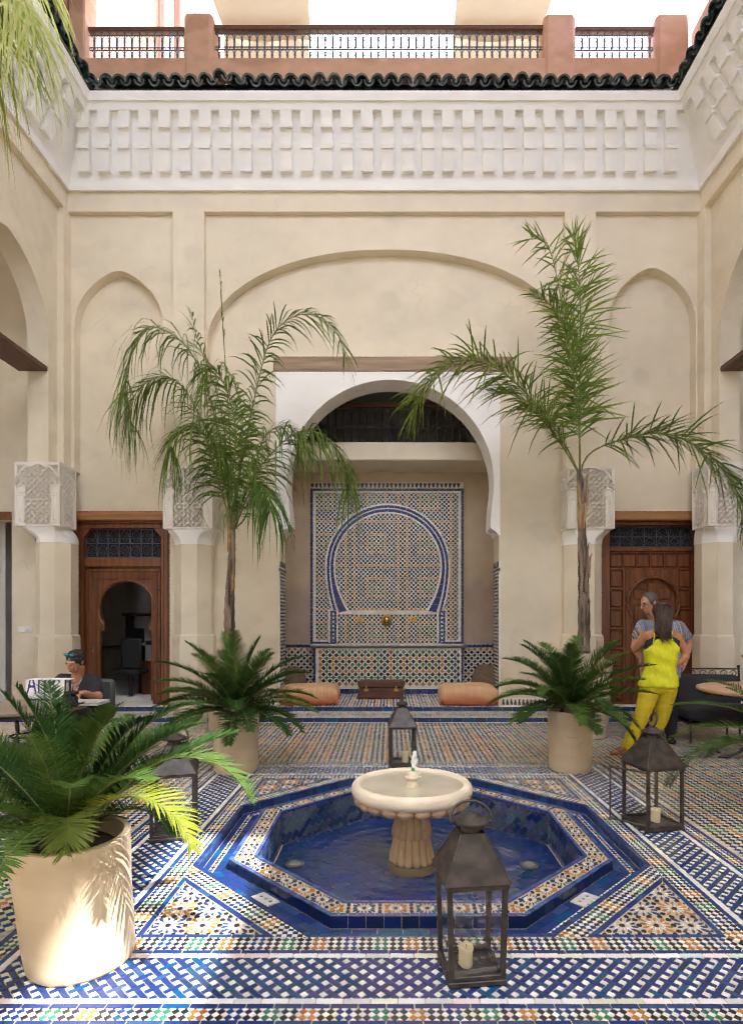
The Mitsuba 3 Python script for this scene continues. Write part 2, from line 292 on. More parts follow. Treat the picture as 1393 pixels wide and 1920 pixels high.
# ---------------------------------------------------------------- floor and pool
FC = np.array([0.178, 3.91]); S225 = math.tan(math.pi / 8)
def ffr(p): return np.c_[p[:, 0] + FC[0], p[:, 1] + FC[1], p[:, 2]]
def rot2(q, a):
    c, s = math.cos(a), math.sin(a); return np.asarray(q) @ np.array([[c, s], [-s, c]])
def octagon(ap): return Polygon(ngon(0, 0, ap / math.cos(math.pi / 8), 8, math.pi / 8))
CHECK_SEQ = [BLACK, OCHRE, BLACK, GREEN, BLACK, BLUE]
def check_band(t0, t1, s0, s1, rows, seqw=2):
    d = (s1 - s0) / rows; P, Cc = [], []
    for i in range(int(t0 / d) - 2, int(t1 / d) + 3):
        for j in range(rows):
            P.append(diamond(i * d, s0 + d * (j + .5), d)); Cc.append(CHECK_SEQ[(i // seqw) % 6])
        for j in range(rows + 1):
            P.append(diamond(i * d + d / 2, s0 + d * j, d)); Cc.append(WHITE)
    return P, Cc
def brick_band(t0, t1, s0, s1, L, col, off=0.0):
    n = max(1, round((t1 - t0) / L)); L = (t1 - t0) / n
    return [rect(t0 + L * (i + off), t0 + L * (i + 1 + off), s0, s1) for i in range(-1, n + 1)], [col] * (n + 2)
def trap(s0, s1, k0, k1): return Polygon([(-s0 * k0, s0), (s0 * k0, s0), (s1 * k1, s1), (-s1 * k1, s1)])
def weave(t0, t1, s0, s1, w=0.0228, p=0.0505):
    P, Cc = [], []; sc = (s0 + s1) / 2; n = int((t1 - t0 + s1 - s0) / p / 1.2) + 2
    r2 = math.sqrt(.5)
    def back(q): a, b = q[:, 0], q[:, 1]; return np.c_[(a - b) * r2 + (t0 + t1) / 2, (a + b) * r2 + sc]
    for i in range(-n, n):
        for j in range(-n, n):
            c = back(np.array([[i * p, j * p]]))[0]
            if abs(c[1] - sc) > (s1 - s0) / 2 + 3 * w or not t0 - .1 < c[0] < t1 + .1: continue
            P.append(back(rect(i * p + w / 2, (i + 1) * p - w / 2, j * p + w / 2, (j + 1) * p - w / 2))); Cc.append(WHITE)
            P.append(back(rect((i - 1) * p + w / 2, (i + 1) * p - w / 2, j * p - w / 2, j * p + w / 2) if (i + j) % 2 == 0 else rect(i * p - w / 2, i * p + w / 2, (j - 1) * p + w / 2, (j + 1) * p - w / 2))); Cc.append(BLUE)
    return P, Cc
def star_cell(cx, cy, u, n, col, square=True, edges='xy'):
    Rr = u * 0.44; P, Cc = [], []; w = math.tan(math.pi / n)
    def pol(r, a, sq=0.0):
        k = 1 + sq * (min(1 / max(abs(np.cos(a)), abs(np.sin(a))), 1.28) - 1); return (cx + r * k * Rr * np.cos(a), cy + r * k * Rr * np.sin(a))
    P.append(ngon(cx, cy, 0.20 * Rr, 8)); Cc.append(BLACK)
    for k in range(n):
        a = 2 * math.pi * k / n; b = a + math.pi / n; h = w * .46
        P.append(np.array([pol(.24, a), pol(.48, a - h * .95), pol(.74, a, .3), pol(.48, a + h * .95)])); Cc.append(WHITE)
        h2 = w * .40
        P.append(np.array([pol(.54, b, .3), pol(.70, b - h2, .7), pol(.88, b - h2, 1), pol(1.02, b, 1), pol(.88, b + h2, 1), pol(.70, b + h2, .7)])); Cc.append(col)
    e = u / 2
    for t in (-.32, 0, .32):
        if 'x' in edges: P.append(ngon(cx + e, cy + t * u, u * .085, 8)); Cc.append(BLACK)
        if 'y' in edges: P.append(ngon(cx + t * u, cy + e, u * .085, 8)); Cc.append(BLACK)
    return P, Cc

base = MB()
base.poly(sbox(-7.5, -4.3, 7.5, 12.5).difference(affinity.translate(octagon(1.30), *FC)), 0.05, 'xy', -0.0545)
put('floor', base, 'grout'); labels['floor'] = dict(label='courtyard floor paved in blue, white, ochre and black glazed mosaic tiles', kind='structure')
bands = {k: ([], []) for k in ('check_tile', 'border_tile', 'white_border_tile', 'weave_tile', 'star_tile')}
def lay(kind, P, Cc, a, region=None):
    if region is not None: P, Cc = clip(P, Cc, region)
    bands[kind][0].extend(rot2(q, a) for q in P); bands[kind][1].extend(Cc)
for k in range(4):
    a = k * math.pi / 2
    for kind, s0, s1, fn in (('check_tile', 1.30, 1.40, lambda t, s0, s1: check_band(-t, t, s0, s1, 3)), ('border_tile', 1.40, 1.425, lambda t, s0, s1: brick_band(-t, t, s0, s1, .125, BLUE)),
                             ('white_border_tile', 1.425, 1.455, lambda t, s0, s1: brick_band(-t, t, s0, s1, .10, WHITE, .3)), ('weave_tile', 1.455, 1.72, lambda t, s0, s1: weave(-t, t, s0, s1)),
                             ('white_border_tile', 1.72, 1.75, lambda t, s0, s1: brick_band(-t, t, s0, s1, .10, WHITE)), ('border_tile', 1.75, 1.775, lambda t, s0, s1: brick_band(-t, t, s0, s1, .10, BLUE, .4)),
                             ('check_tile', 1.775, 1.84, lambda t, s0, s1: check_band(-t, t, s0, s1, 2)), ('border_tile', 1.84, 1.868, lambda t, s0, s1: brick_band(-t, t, s0, s1, .13, BLUE))):
        P, Cc = fn(s1, s0, s1); lay(kind, P, Cc, a, trap(s0, s1, 1, 1))
    # the corner triangles: eight-sided check band, blue border, stars
    P, Cc = check_band(-.6, .6, 1.30, 1.40, 3); lay('check_tile', P, Cc, a + math.pi / 4, trap(1.30, 1.40, S225, S225).union(Polygon([(-1.3 * S225, 1.3), (1.3 * S225, 1.3), (.62, 1.40), (-.62, 1.40)])).intersection(rot_sq := affinity.rotate(sbox(-1.30, -1.30, 1.30, 1.30), 45, origin=(0, 0))))
    tri = Polygon([(1.30, 1.30), (1.30, 1.98 - 1.30), (1.98 - 1.30, 1.30)]); inner = tri.buffer(-0.028, join_style=2)
    for (x0, y0), (x1, y1) in zip(list(tri.exterior.coords)[:-1], list(tri.exterior.coords)[1:]):
        L = math.hypot(x1 - x0, y1 - y0); an = math.atan2(y1 - y0, x1 - x0)
        for sgn in (1, -1):
            P = [rot2(rect(i * .1, i * .1 + .1, 0, .026 * sgn) if sgn > 0 else rect(i * .1, i * .1 + .1, -.026, 0), an) + (x0, y0) for i in range(int(L / .1) + 1)]
            lay('border_tile', P, [BLUE] * len(P), a, tri.difference(inner).intersection(Polygon([(x0, y0), (x1, y1), tri.centroid.coords[0]])))
    u = .157
    for i in range(5):
        for j in range(5):
            P, Cc = star_cell(1.272 - u * (i + .5), 1.272 - u * (j + .5), u, 12, OCHRE if (i + j) % 2 else BLUE)
            lay('star_tile', P, Cc, a, inner.buffer(-.004))
field_sq = sbox(-1.868, -1.868, 1.868, 1.868)
for kind, (P, Cc) in bands.items(): tiles('floor', kind, P, Cc, ffr, keep=300, gap=.0016 if kind == 'weave_tile' else .001)
P, Cc, d = [], [], 0.052
for i in range(-92, 92):
    for j in range(-72, 92):
        for o, w in ((0, 0), (.5, 1)):
            x, y = (i + o) * d, (j + o) * d
            X0, Y0 = x + FC[0], y + FC[1]
            if max(abs(x), abs(y)) < 1.85 or Y0 > 7.99 or Y0 < .4 or abs(X0) > min(.66 * Y0 + .9, 5.4): continue
            if max(abs(x), abs(y)) < 1.868 + d / 2: continue
            k = (i // 1) % 4
            col = (0.56, 0.51, 0.43) if w else (OCHRE if (k == 0 and R.random() < .75) else BLACK if k in (0, 1, 3) and (j // 2) % 3 else BLUE if (j // 3) % 3 else GREEN)
            P.append(diamond(x, y, d)); Cc.append(col)
tiles('floor', 'field_tile', P, Cc, ffr, keep=300)

# ---- pool: channel, rim, basin
HALF = lambda ap: ap * S225
pb = MB()
pb.poly(affinity.translate(octagon(1.30).difference(octagon(1.0)), *FC), 0.03, 'xy', -0.0985)      # channel bed
pb.poly(affinity.translate(octagon(1.299).difference(octagon(1.276)), *FC), 0.06, 'xy', -0.066)      # kerb core
pb.poly(affinity.translate(octagon(1.109).difference(octagon(0.968)), *FC), 0.26, 'xy', -0.2655)     # rim core
pb.poly(affinity.translate(octagon(1.0), *FC), 0.03, 'xy', -0.276)
put('pool', pb, 'grout'); labels['pool'] = dict(label='shallow octagonal pool in the courtyard floor with mosaic rim and blue tiled basin', kind='structure')
pt = {}
def pl(kind, P, Cc, a, h, region, frame=None):
    P, Cc = clip(P, Cc, region) if region is not None else (P, Cc)
    t = pt.setdefault((kind, h), ([], [])); t[0].extend(rot2(q, a) for q in P); t[1].extend(Cc)
for k in range(8):
    a = k * math.pi / 4
    for s0, s1, L, off in ((1.112, 1.155, .115, 0), (1.155, 1.20, .12, .4), (1.235, 1.272, .12, .2)):
        P, Cc = brick_band(-HALF(s1), HALF(s1), s0, s1, L, BLUE, off); pl('channel_brick', P, Cc, a, -.062, trap(s0, s1, S225, S225))
    P, Cc = check_band(-.6, .6, 1.20, 1.235, 1, 1); pl('channel_check_tile', P, Cc, a, -.062, trap(1.20, 1.235, S225, S225))
    P, Cc = brick_band(-HALF(1.30), HALF(1.30), 1.272, 1.30, .045, BLUE); pl('kerb_tile', P, Cc, a, 0.002, trap(1.272, 1.30, S225, S225))
    P, Cc = brick_band(-HALF(1.115), HALF(1.115), 1.09, 1.115, .042, PALEBLUE); pl('rim_edge_tile', P, Cc, a, 0.004, trap(1.09, 1.115, S225, S225))
    P, Cc = brick_band(-HALF(.985), HALF(.985), .962, .983, .042, PALEBLUE); pl('rim_edge_tile', P, Cc, a, 0.004, trap(.962, .983, S225, S225))
    u = .1525
    for i in range(-3, 4):
        P, Cc = star_cell(i * u, 1.0365, u * .70, 16, OCHRE if i % 2 else BLUE, edges='')
        P = [np.c_[(q[:, 0] - i * u) * 1.19 + i * u, q[:, 1]] for q in P]
        for t in (-.32, 0, .32): P.append(ngon((i + .5) * u, 1.0365 + t * .105, .0105, 8)); Cc.append(BLACK)
        pl('rim_star_tile', P, Cc, a, 0.003, trap(.985, 1.088, S225, S225))
for (kind, h), (P, Cc) in pt.items(): tiles('pool', kind, P, Cc, ffr, h=h, keep=300, wear=.3)
# upright faces: rim outside, kerb inside, basin walls (diagonal bricks)
def side_frame(k, ap, inward):
    a = k * math.pi / 4
    def fr(p):   # u along, v up, h outwards from the face
        s = ap + (-p[:, 2] if inward else p[:, 2]); q = rot2(np.c_[p[:, 0], s], a); return np.c_[q[:, 0] + FC[0], q[:, 1] + FC[1], p[:, 1]]
    return fr
def diag_bricks(u0, u1, v0, v1, L, W, col):
    P = []
    for i in range(-60, 60):
        for j in range(-60, 60):
            q = rot2(rect(i * L + (j % 2) * L / 2, (i + 1) * L + (j % 2) * L / 2, j * W, (j + 1) * W), math.pi / 4); c = q.mean(0)
            if u0 - L < c[0] < u1 + L and v0 - L < c[1] < v1 + L: P.append(q)
    return P, [col] * len(P)
for k in range(8):
    P, Cc = brick_band(-HALF(1.112), HALF(1.112), -.06, 0.0, .083, NAVY); P, Cc = clip(P, Cc, sbox(-HALF(1.112), -.06, HALF(1.112), 0.0))
    tiles('pool', 'rim_face_tile', P, Cc, side_frame(k, 1.1125, False), keep=40, wear=0)
    P, Cc = brick_band(-HALF(1.272), HALF(1.272), -.06, 0.0, .045, BLUE); P, Cc = clip(P, Cc, sbox(-HALF(1.272), -.06, HALF(1.272), 0.0))
    tiles('pool', 'kerb_face_tile', P, Cc, side_frame(k, 1.273, True), keep=40, wear=0)
    P, Cc = diag_bricks(-.42, .42, -.25, 0, .085, .042, (0.008, 0.024, 0.09)); P, Cc = clip(P, Cc, sbox(-HALF(.963), -.245, HALF(.963), -.022))
    Q, D = brick_band(-HALF(.963), HALF(.963), -.021, 0.0, .042, (.02, .04, .22)); Q, D = clip(Q, D, sbox(-HALF(.963), -.021, HALF(.963), 0.0))
    if k in (1, 7, 0, 2, 6):   # lime scale on the faces the camera sees
        Cc = [tuple(np.array(c) * (1 - w) + np.array((.20, .21, .25)) * w) for c, w in zip(Cc, np.clip((meshkit.fbm(np.array([[q.mean(0)[0] * 7 + k * 9, q.mean(0)[1] * 16, 2] for q in P]), 3) - .42) * 1.6, 0, .34))]
    tiles('pool', 'basin_wall_tile', P + Q, Cc + D, side_frame(k, .9635, True), keep=60, wear=0)
P, Cc = [], []
for i in range(-14, 14):
    for j in range(-26, 26): P.append(rot2(rect((i + (j % 2) * .5) * .12, (i + 1 + (j % 2) * .5) * .12, j * .06, j * .06 + .06), .55)); Cc.append((0.009, 0.032, 0.135))
P, Cc = clip(P, Cc, octagon(.955)); tiles('pool', 'basin_floor_tile', P, Cc, ffr, h=-.240, keep=300, wear=.4, gap=.0014)
w = MB(); n = 150; g = np.linspace(-1.04, 1.04, n); gx, gy = np.meshgrid(g, g)
rr = np.hypot(gx - (-.04), gy)
gz = 0.0022 * np.sin(58 * rr - 2) * np.exp(-1.1 * rr) + 0.0045 * (meshkit.fbm(np.stack([gx * 9, gy * 16, gx * 0], -1), 3, 8) - .5)
V = np.stack([gx, gy, gz], -1).reshape(-1, 3); idx = np.arange(n * n).reshape(n, n)
Fq = np.stack([idx[:-1, :-1], idx[:-1, 1:], idx[1:, 1:], idx[1:, :-1]], -1).reshape(-1, 4)
cc = V[Fq].mean(1); keepf = np.max([np.abs(cc[:, 0]), np.abs(cc[:, 1]), np.abs(cc[:, 0] + cc[:, 1]) / math.sqrt(2), np.abs(cc[:, 0] - cc[:, 1]) / math.sqrt(2)], 0) < .965
w.add(V + [FC[0], FC[1], -.172], Fq[keepf]); put('pool_water', w, 'water_clear', True)
labels['pool_water'] = dict(label='clear rippled water in the octagonal pool', kind='structure')
for i, (px, py) in enumerate(((553, 1620), (992, 1622))):
    Y = 1.63 * F / (py - HY); o = thing('pool_light', ('left' if i == 0 else 'right') + ' round underwater lamp on the blue pool floor, ' + ('left' if i == 0 else 'right') + ' of the fountain', 'lamp', 'lamps sunk in the pool')
    put(o + '__ring', MB().lathe([(.0, -.004), (.062, -.004), (.064, .010), (.048, .016), (.042, .012)], (X(px, Y), Y, -.238), 32), 'ledge_dark', 40)
    put(o + '__lens', MB().lathe([(.042, .010), (.03, .018), (0.001, .021)], (X(px, Y), Y, -.238), 24), 'lamp_lens', True)
for i, sx in enumerate((-1, 1)):    # drain plates in the channel
    c = np.array([sx * 1.0, -1.0]) / math.sqrt(2) * 1.19; pl_ = sbox(-.075, -.06, .075, .06)
    for hx in (-.04, 0, .04):
        for hy in (-.025, .025): pl_ = pl_.difference(Point(hx, hy).buffer(.011, 6))
    pl_ = affinity.translate(affinity.rotate(pl_, -sx * 45 + 90, origin=(0, 0)), FC[0] + c[0], FC[1] + c[1])
    o = put('drain_plate', MB().poly(pl_, .006, 'xy', -.0605), 'marble'); tag(o, f'white marble drain plate with holes in the channel {"left" if sx < 0 else "right"} of the front lantern', 'drain', 'drain plates in the channel')
# ---------------------------------------------------------------- the courtyard walls
XL, XR, YP, YN, YR, YI = -4.33, 4.16, 7.98, 8.06, 8.22, 8.64
def arch_poly(cx, hw, zb, zs, za, n=20):
    h = za - zs; Rr = (hw * hw + h * h) / (2 * hw); t1 = math.asin(min(1, h / Rr)) if Rr >= hw else math.pi / 2
    t = np.linspace(0, t1, n); x, z = Rr * np.cos(t) - (Rr - hw), Rr * np.sin(t)
    x[-1] = 0
    return Polygon([(cx + hw, zb)] + [(cx + a, zs + b) for a, b in zip(x, z)] + [(cx - a, zs + b) for a, b in zip(x[::-1][1:], z[::-1][1:])] + [(cx - hw, zb)])
def blind_arch(cx, hw, zb, za):
    xs = np.array([0, .10, .22, .41, .63, .80, .91, .975, 1.0]); ds = np.array([0, .012, .062, .175, .365, .575, .80, 1.06, 1.40])
    from scipy.interpolate import PchipInterpolator
    t = np.linspace(0, 1, 30); k = np.linspace(0, 1, 9); x = PchipInterpolator(k, xs)(t); d = PchipInterpolator(k, ds)(t)
    return Polygon([(cx + hw, zb)] + [(cx + hw * a, za - hw * b) for a, b in zip(x[::-1], d[::-1])] + [(cx - hw * a, za - hw * b) for a, b in zip(x[1:], d[1:])] + [(cx - hw, zb)])
ZT, ZB = 7.16, 6.87
wall = MB()
A = sbox(XL, 3.41, XR, ZT)
for x0, x1 in ((XL - .1, -2.92), (-2.50, 2.345), (2.757, XR + .1)): A = A.difference(sbox(x0, 3.3, x1, ZB))
wall.poly(A, YN - YP + .003, 'xz', YP)
B = sbox(XL, 3.41, XR, ZT - .002)
B = B.difference(blind_arch(-3.68, .605, 3.3, 6.12)).difference(blind_arch(3.55, .590, 3.3, 6.16))
t = np.linspace(0, math.pi, 61); B = B.difference(Polygon([(2.40, 3.3)] + [(-.045 + 2.443 * math.copysign(abs(math.cos(a)) ** .95, math.cos(a)), 5.10 + 1.31 * math.sin(a) ** .95) for a in t] + [(-2.49, 3.3)]))
wall.poly(B, YR - YN + .003, 'xz', YN)
AC = 0.0
alc = Polygon([(-1.55, .0), (1.52, .0), (1.52, 2.69), (1.382, 2.69)] + [(AC + 1.43 * math.sin(a), 3.273 + 1.43 * math.cos(a)) for a in np.linspace(math.pi / 2 + .20, -math.pi / 2 - .20, 61)] + [(-1.382, 2.69), (-1.55, 2.69)])
hole = sbox(-1.55, 0, 1.52, 2.69).union(alc)
C = sbox(XL - .55, .0, XR + .55, ZT - .004).difference(sbox(-1.53, -.1, 1.50, 4.80)).difference(sbox(-4.42, -.1, -3.05, 2.884)).difference(sbox(2.90, -.1, 4.30, 2.884))
C = C.difference(sbox(-1.62, 4.816, 1.70, 5.03))
wall.poly(C, YI - YR, 'xz', YR)
put('back_wall', wall, 'plaster_beige', 30); tag('back_wall', 'tall beige plaster wall at the back of the courtyard with blind arches and a mosaic alcove', 'wall')
# white arch over the alcove
sur = sbox(-1.58, 2.69, 1.515, 4.812).difference(alc)
put('back_wall__arch_surround', MB().poly(sur, YI - YR + .01, 'xz', YR - .008), 'plaster_white', 30, label='white horseshoe arch over the mosaic alcove')
for s in (-1, 1):
    q = Polygon([(0, 0)] + [(.20 * (1 - math.cos(a)) , .12 * math.sin(a)) for a in np.linspace(0, math.pi / 2, 10)] + [(.235, .12), (.235, .15), (0, .15)])
    pr = [(0.0, 0.02), (.02, .02), (.04, .035), (.055, .065), (.08, .085), (.105, .095), (.128, .11), (.134, .15), (0, .15)]
    c = MB(); x = 1.515 if s > 0 else -1.545
    c.poly(Polygon([(x - s * a, 2.535 + b) for a, b in pr]), YI - YR + .02, 'xz', YR - .012); put('back_wall__corbel', c, 'plaster_white', 40)
put('back_wall__lintel', MB().box(-1.615, 1.695, YR - .012, YR + .3, 4.818, 5.028, .012), 'wood_weathered', label='weathered grey-brown timber lintel above the white arch')
# zellige of the jambs, black and blue with a crested top
for s, x in ((-1, -1.529), (1, 1.499)):
    P, Cc, q = [], [], .05
    for i in range(9):
        for j in range(38):
            P.append(diamond(8.225 + (i + .5) * .05, .205 + (j + .5) * .05, .046)); Cc.append(NAVY if (i + j) % 3 else BLACK)
    fr = (lambda x, s: lambda p: np.c_[x - s * p[:, 2], p[:, 0], p[:, 1]])(x, s)
    P, Cc = clip(P, Cc, sbox(YR + .02, .20, YI, 2.05)); Q, D = brick_band(YR, YI, 2.06, 2.10, .07, BLUE)
    for i in range(9): Q.append(rect(8.225 + i * .047, 8.225 + i * .047 + .026, 2.115, 2.20)); D.append(BLACK)
    put('back_wall__jamb_facing', MB().box(x - s * .001, x + s * .02, YR - .003, YI, .2, 2.21), 'grout_white')
    tiles('back_wall', 'jamb_tile', P + Q, Cc + D, fr, h=.004, keep=120)

# ---- cornice: a cove with raised blocks, along the back and both side walls
def cove(t): return 0.02 + .48 * (.72 * t + .28 * t * t), ZT + .84 * t
def cove_frame(which):
    def fr(s, p, z):
        if which == 'b': return np.stack([s, YP - p, z], -1)
        if which == 'l': return np.stack([XL + p, s, z], -1)
        return np.stack([XR - p, s, z], -1)
    return fr
def cove_piece(mb, which, s0, s1, t0, t1, h0, h1=None, n=5, mitre=(False, False), back=.05):
    """a slab following the cove from t0 to t1, its face h0 (bottom) to h1 (top) proud of it."""
    h1 = h0 if h1 is None else h1; fr = cove_frame(which); tt = np.linspace(t0, t1, n)
    p, z = cove(tt); hh = np.linspace(h0, h1, n); nz, npp = -.5, .87
    rows = []
    for f in (1, 0):
        pp = p + (hh if f else -back) * npp; zz = z + (hh if f else -back) * nz
        if f == 0: pp, zz = p - back, z
        for side in (0, 1):
            s = (s0 + (pp if mitre[0] else 0)) if side == 0 else (s1 - (pp if mitre[1] else 0))
            s = s + 0 * pp if (mitre[0] or mitre[1] or which != 'b') else -.085 + (s + .085) * (1 - p / 8.0)
            rows.append(fr(s, pp, zz))
    v = np.vstack(rows); f = []
    o = [0, n, 2 * n, 3 * n]
    for i in range(n - 1):
        f += [[i, o[1] + i, o[1] + i + 1, i + 1], [o[2] + i, i, i + 1, o[2] + i + 1], [o[1] + i, o[3] + i, o[3] + i + 1, o[1] + i + 1], [o[3] + i, o[2] + i, o[2] + i + 1, o[3] + i + 1]]
    f += [[o[2], o[3], o[1], 0], [n - 1, o[1] + n - 1, o[3] + n - 1, o[2] + n - 1]]
    mb.add(v, f)
def cornice(which, s0, s1, mitre, holder, pitch, first, last, sl):
    b = MB(); cove_piece(b, which, s0, s1, 0.0, 1.0, 0.0, n=14, mitre=mitre)
    cove_piece(b, which, s0, s1, -.02, .05, .045, .035, n=3, mitre=mitre); cove_piece(b, which, s0, s1, .05, .095, .022, .018, n=3, mitre=mitre)
    cove_piece(b, which, s0, s1, .93, 1.02, .10, .09, n=3, mitre=mitre)
    cove_piece(b, which, s0, s1, .845, .94, .076, n=4, mitre=mitre)
    put(holder + '__cornice', b, 'stucco_white', 30, label=None)
    s = first
    while s < last:
        for (t0, t1, h) in ((.715, .87, .0745), (.672, .712, .112), (.505, .668, .066), (.455, .497, .106), (.205, .45, .078)):
            m = MB(); cove_piece(m, which, s + R.normal(0, .002), s + sl + R.normal(0, .002), t0, t1, h + R.normal(0, .0025), n=4); put(holder + '__cornice_block', m, 'stucco_white')
        s += pitch
cornice('b', XL, XR, (True, True), 'back_wall', .2700, -4.165, 3.80, .157)

# ---- side walls, arches with plank lintels, galleries behind
def side_wall(name, side, lab):
    s = -1 if side == 'l' else 1; Xw = XL if side == 'l' else XR; m = MB()
    ap = arch_poly(6.87, .82, -.1, 4.95, 5.93 if side == 'l' else 6.02)
    ar2 = arch_poly(2.6, 1.3, -.1, 3.2, 4.6)
    for (x0, x1, pol) in ((0.0, .09, sbox(-4.2, ZB, YN, ZT).union(sbox(7.88, 3.42, YN, ZT))), (.09, .36, sbox(-4.2, 0, YR, ZT - .002).difference(ap).difference(ar2).difference(sbox(7.5, -1, 9, 3.41)))):
        a, b = Xw + s * x0, Xw + s * x1; m.poly(pol, abs(b - a) + (.003 if x0 == 0 else 0), 'yz', min(a, b) - (.003 if (x0 == 0 and s < 0) else 0))
    put(name, m, 'plaster_beige', 30); tag(name, lab, 'wall')
    e = MB(); a, b = Xw + s * .10, Xw + s * .475
    e.box(a, b, 5.35, 7.69, 4.60, 4.665, .008); put(name + '__lintel', e, 'wood_dark', label='dark plank lintel across the side arch')
    fx = 3.0 if side == 'l' else 2.9
    cornice(side, -4.2, YP, (False, True), name, .2715, 3.9, 7.36, .158)
side_wall('left_wall', 'l', 'beige plaster wall on the left of the courtyard with a pointed arch')
side_wall('right_wall', 'r', 'beige plaster wall on the right of the courtyard with a pointed arch')
for nm, s, Xw, lab in (('left_gallery', -1, XL, 'left'), ('right_gallery', 1, XR, 'right')):
    g = MB(); x0, x1 = Xw + s * .36, Xw + s * 3.0
    g.box(x1, x1 + s * .2, -4, 8.3, 0, 7.0); g.box(x0, x1, -4, 8.3, 6.6, 6.8)
    dx = -5.17 if s < 0 else 5.25
    ew = sbox(min(x0, x1), 0, max(x0, x1), 6.6).difference(sbox(-6.6, -.1, dx, 2.75) if s < 0 else sbox(dx, -.1, 6.6, 2.75))
    g.poly(ew, .2, 'xz', 8.12); put(nm, g, 'plaster_beige'); tag(nm, f'shaded gallery wall seen through the {lab} arch', 'wall')
    put(nm + '__lintel', MB().box(min(dx, dx + s * 1.6) , max(dx, dx + s * 1.6), 8.10, 8.2, 2.752, 2.86, .006), 'wood_door')
    put(nm + '__dark_room', MB().box(min(dx - s * .1, dx + s * 1.6), max(dx - s * .1, dx + s * 1.6), 10.0, 10.1, 0, 3).box(min(dx - s * .1, dx + s * 1.6), max(dx - s * .1, dx + s * 1.6), 8.32, 10, 2.9, 3).box(dx + s * 1.6, dx + s * 1.7, 8.32, 10, 0, 3).box(dx - s * .3, dx - s * .2, 8.33, 10, 0, 3), 'painted_shade')  # room walls coloured near black to give the shade inside
    if s < 0:
        sw = thing('light_switch', 'white double light switch on the beige wall beside the left column', 'switch')
        for k in (0, 1):
            a = X(35.2 + 12.6 * k, 8.12); put(sw + '__plate', MB().box(a, a + .088, 8.105, 8.122, 1.212, 1.296, .004), 'switch_white')
            put(sw + '__rocker', MB().box(a + .016, a + .072, 8.099, 8.106, 1.225, 1.283, .003), 'switch_white')
rear = MB(); rear.box(-4.9, 4.7, -4.5, -4.2, 0, 9.4); put('rear_wall', rear, 'plaster_white'); tag('rear_wall', 'plain plaster wall closing the courtyard behind the viewer', 'wall')

# ---- columns with carved capitals
def filigree(n, m, uw, vh):
    """relief of a carved panel on an n x m grid over uw x vh metres (0 = outermost face)."""
    u, v = np.meshgrid(np.linspace(-.5, .5, n), np.linspace(0, 1, m)); x, y = u * uw, v * vh
    c = .054; a = np.abs(np.sin(math.pi * x / c)) ; b = np.abs(np.sin(math.pi * y / c)); d1 = np.abs(np.sin(math.pi * (x + y) / c / 1.414)); d2 = np.abs(np.sin(math.pi * (x - y) / c / 1.414))
    fil = -.045 * ((np.minimum(d1, d2) > .32) & (np.minimum(a, b) > .22))
    dg = -.04 * ((np.abs(np.sin(math.pi * (x + y) / .040)) > .4) & (np.abs(np.sin(math.pi * (x - y) / .040)) > .4))
    th = np.arctan2(v - .60, np.abs(u) * uw / vh + 1e-6); lob = .36 + .022 * np.abs(np.sin(th * 5)); rr = np.hypot(u * uw / vh, v - .60) * (1 + 0)
    lob = lob * uw / vh / .72
    arch = (rr < lob) & (v > .60); low = (np.abs(u) < .30) & (v <= .62)
    bulb = np.hypot((np.abs(u) - .385) * uw / vh, v - .575) ; inside = (arch | low) & (bulb > .085)
    line = (np.abs(rr - lob) < .016) & (v > .58) | (np.abs(bulb - .075) < .014)
    h = np.where(inside, fil, 0.0); h = np.where((v > .60) & ~arch & (np.abs(u) < .44) & (v < .965), dg, h)
    h = np.where((bulb < .062) & (np.abs(u) < .46), -.018, h); h = np.where(line & (np.abs(u) < .45), .004, h)
    col = (np.abs(u) > .31) & (np.abs(u) < .44) & (v < .46)
    h = np.where(col, -.003 + .003 * np.cos((np.abs(u) - .375) * 48), h)
    for v0, sz in ((.485, .05), (.05, .045)):
        sq = np.maximum(np.abs(np.abs(u) - .375) * uw, np.abs(v - v0) * vh); h = np.where(sq < sz * .8, -.002, h)
        h = np.where((sq < sz * .66) & ((np.abs(np.abs(u) - .375) * uw > .008) | (v0 < .1)) & (np.abs(v - v0) * vh > .008), -.012, h)
    h = np.where((np.abs(u) > .485) | (v < .015) | (v > .985), 0.003, h)
    return h
def relief(mb, org, eu, ev, en, uw, vh, cell=.006):
    n, m = int(uw / cell), int(vh / cell); h = filigree(n, m, uw, vh); u, v = np.meshgrid(np.linspace(0, uw, n), np.linspace(0, vh, m))
    P = np.asarray(org) + u[..., None] * np.asarray(eu) + v[..., None] * np.asarray(ev) + h[..., None] * np.asarray(en)
    idx = np.arange(n * m).reshape(m, n); q = np.stack([idx[:-1, :-1], idx[:-1, 1:], idx[1:, 1:], idx[1:, :-1]], -1).reshape(-1, 4); mb.add(P.reshape(-1, 3), q)
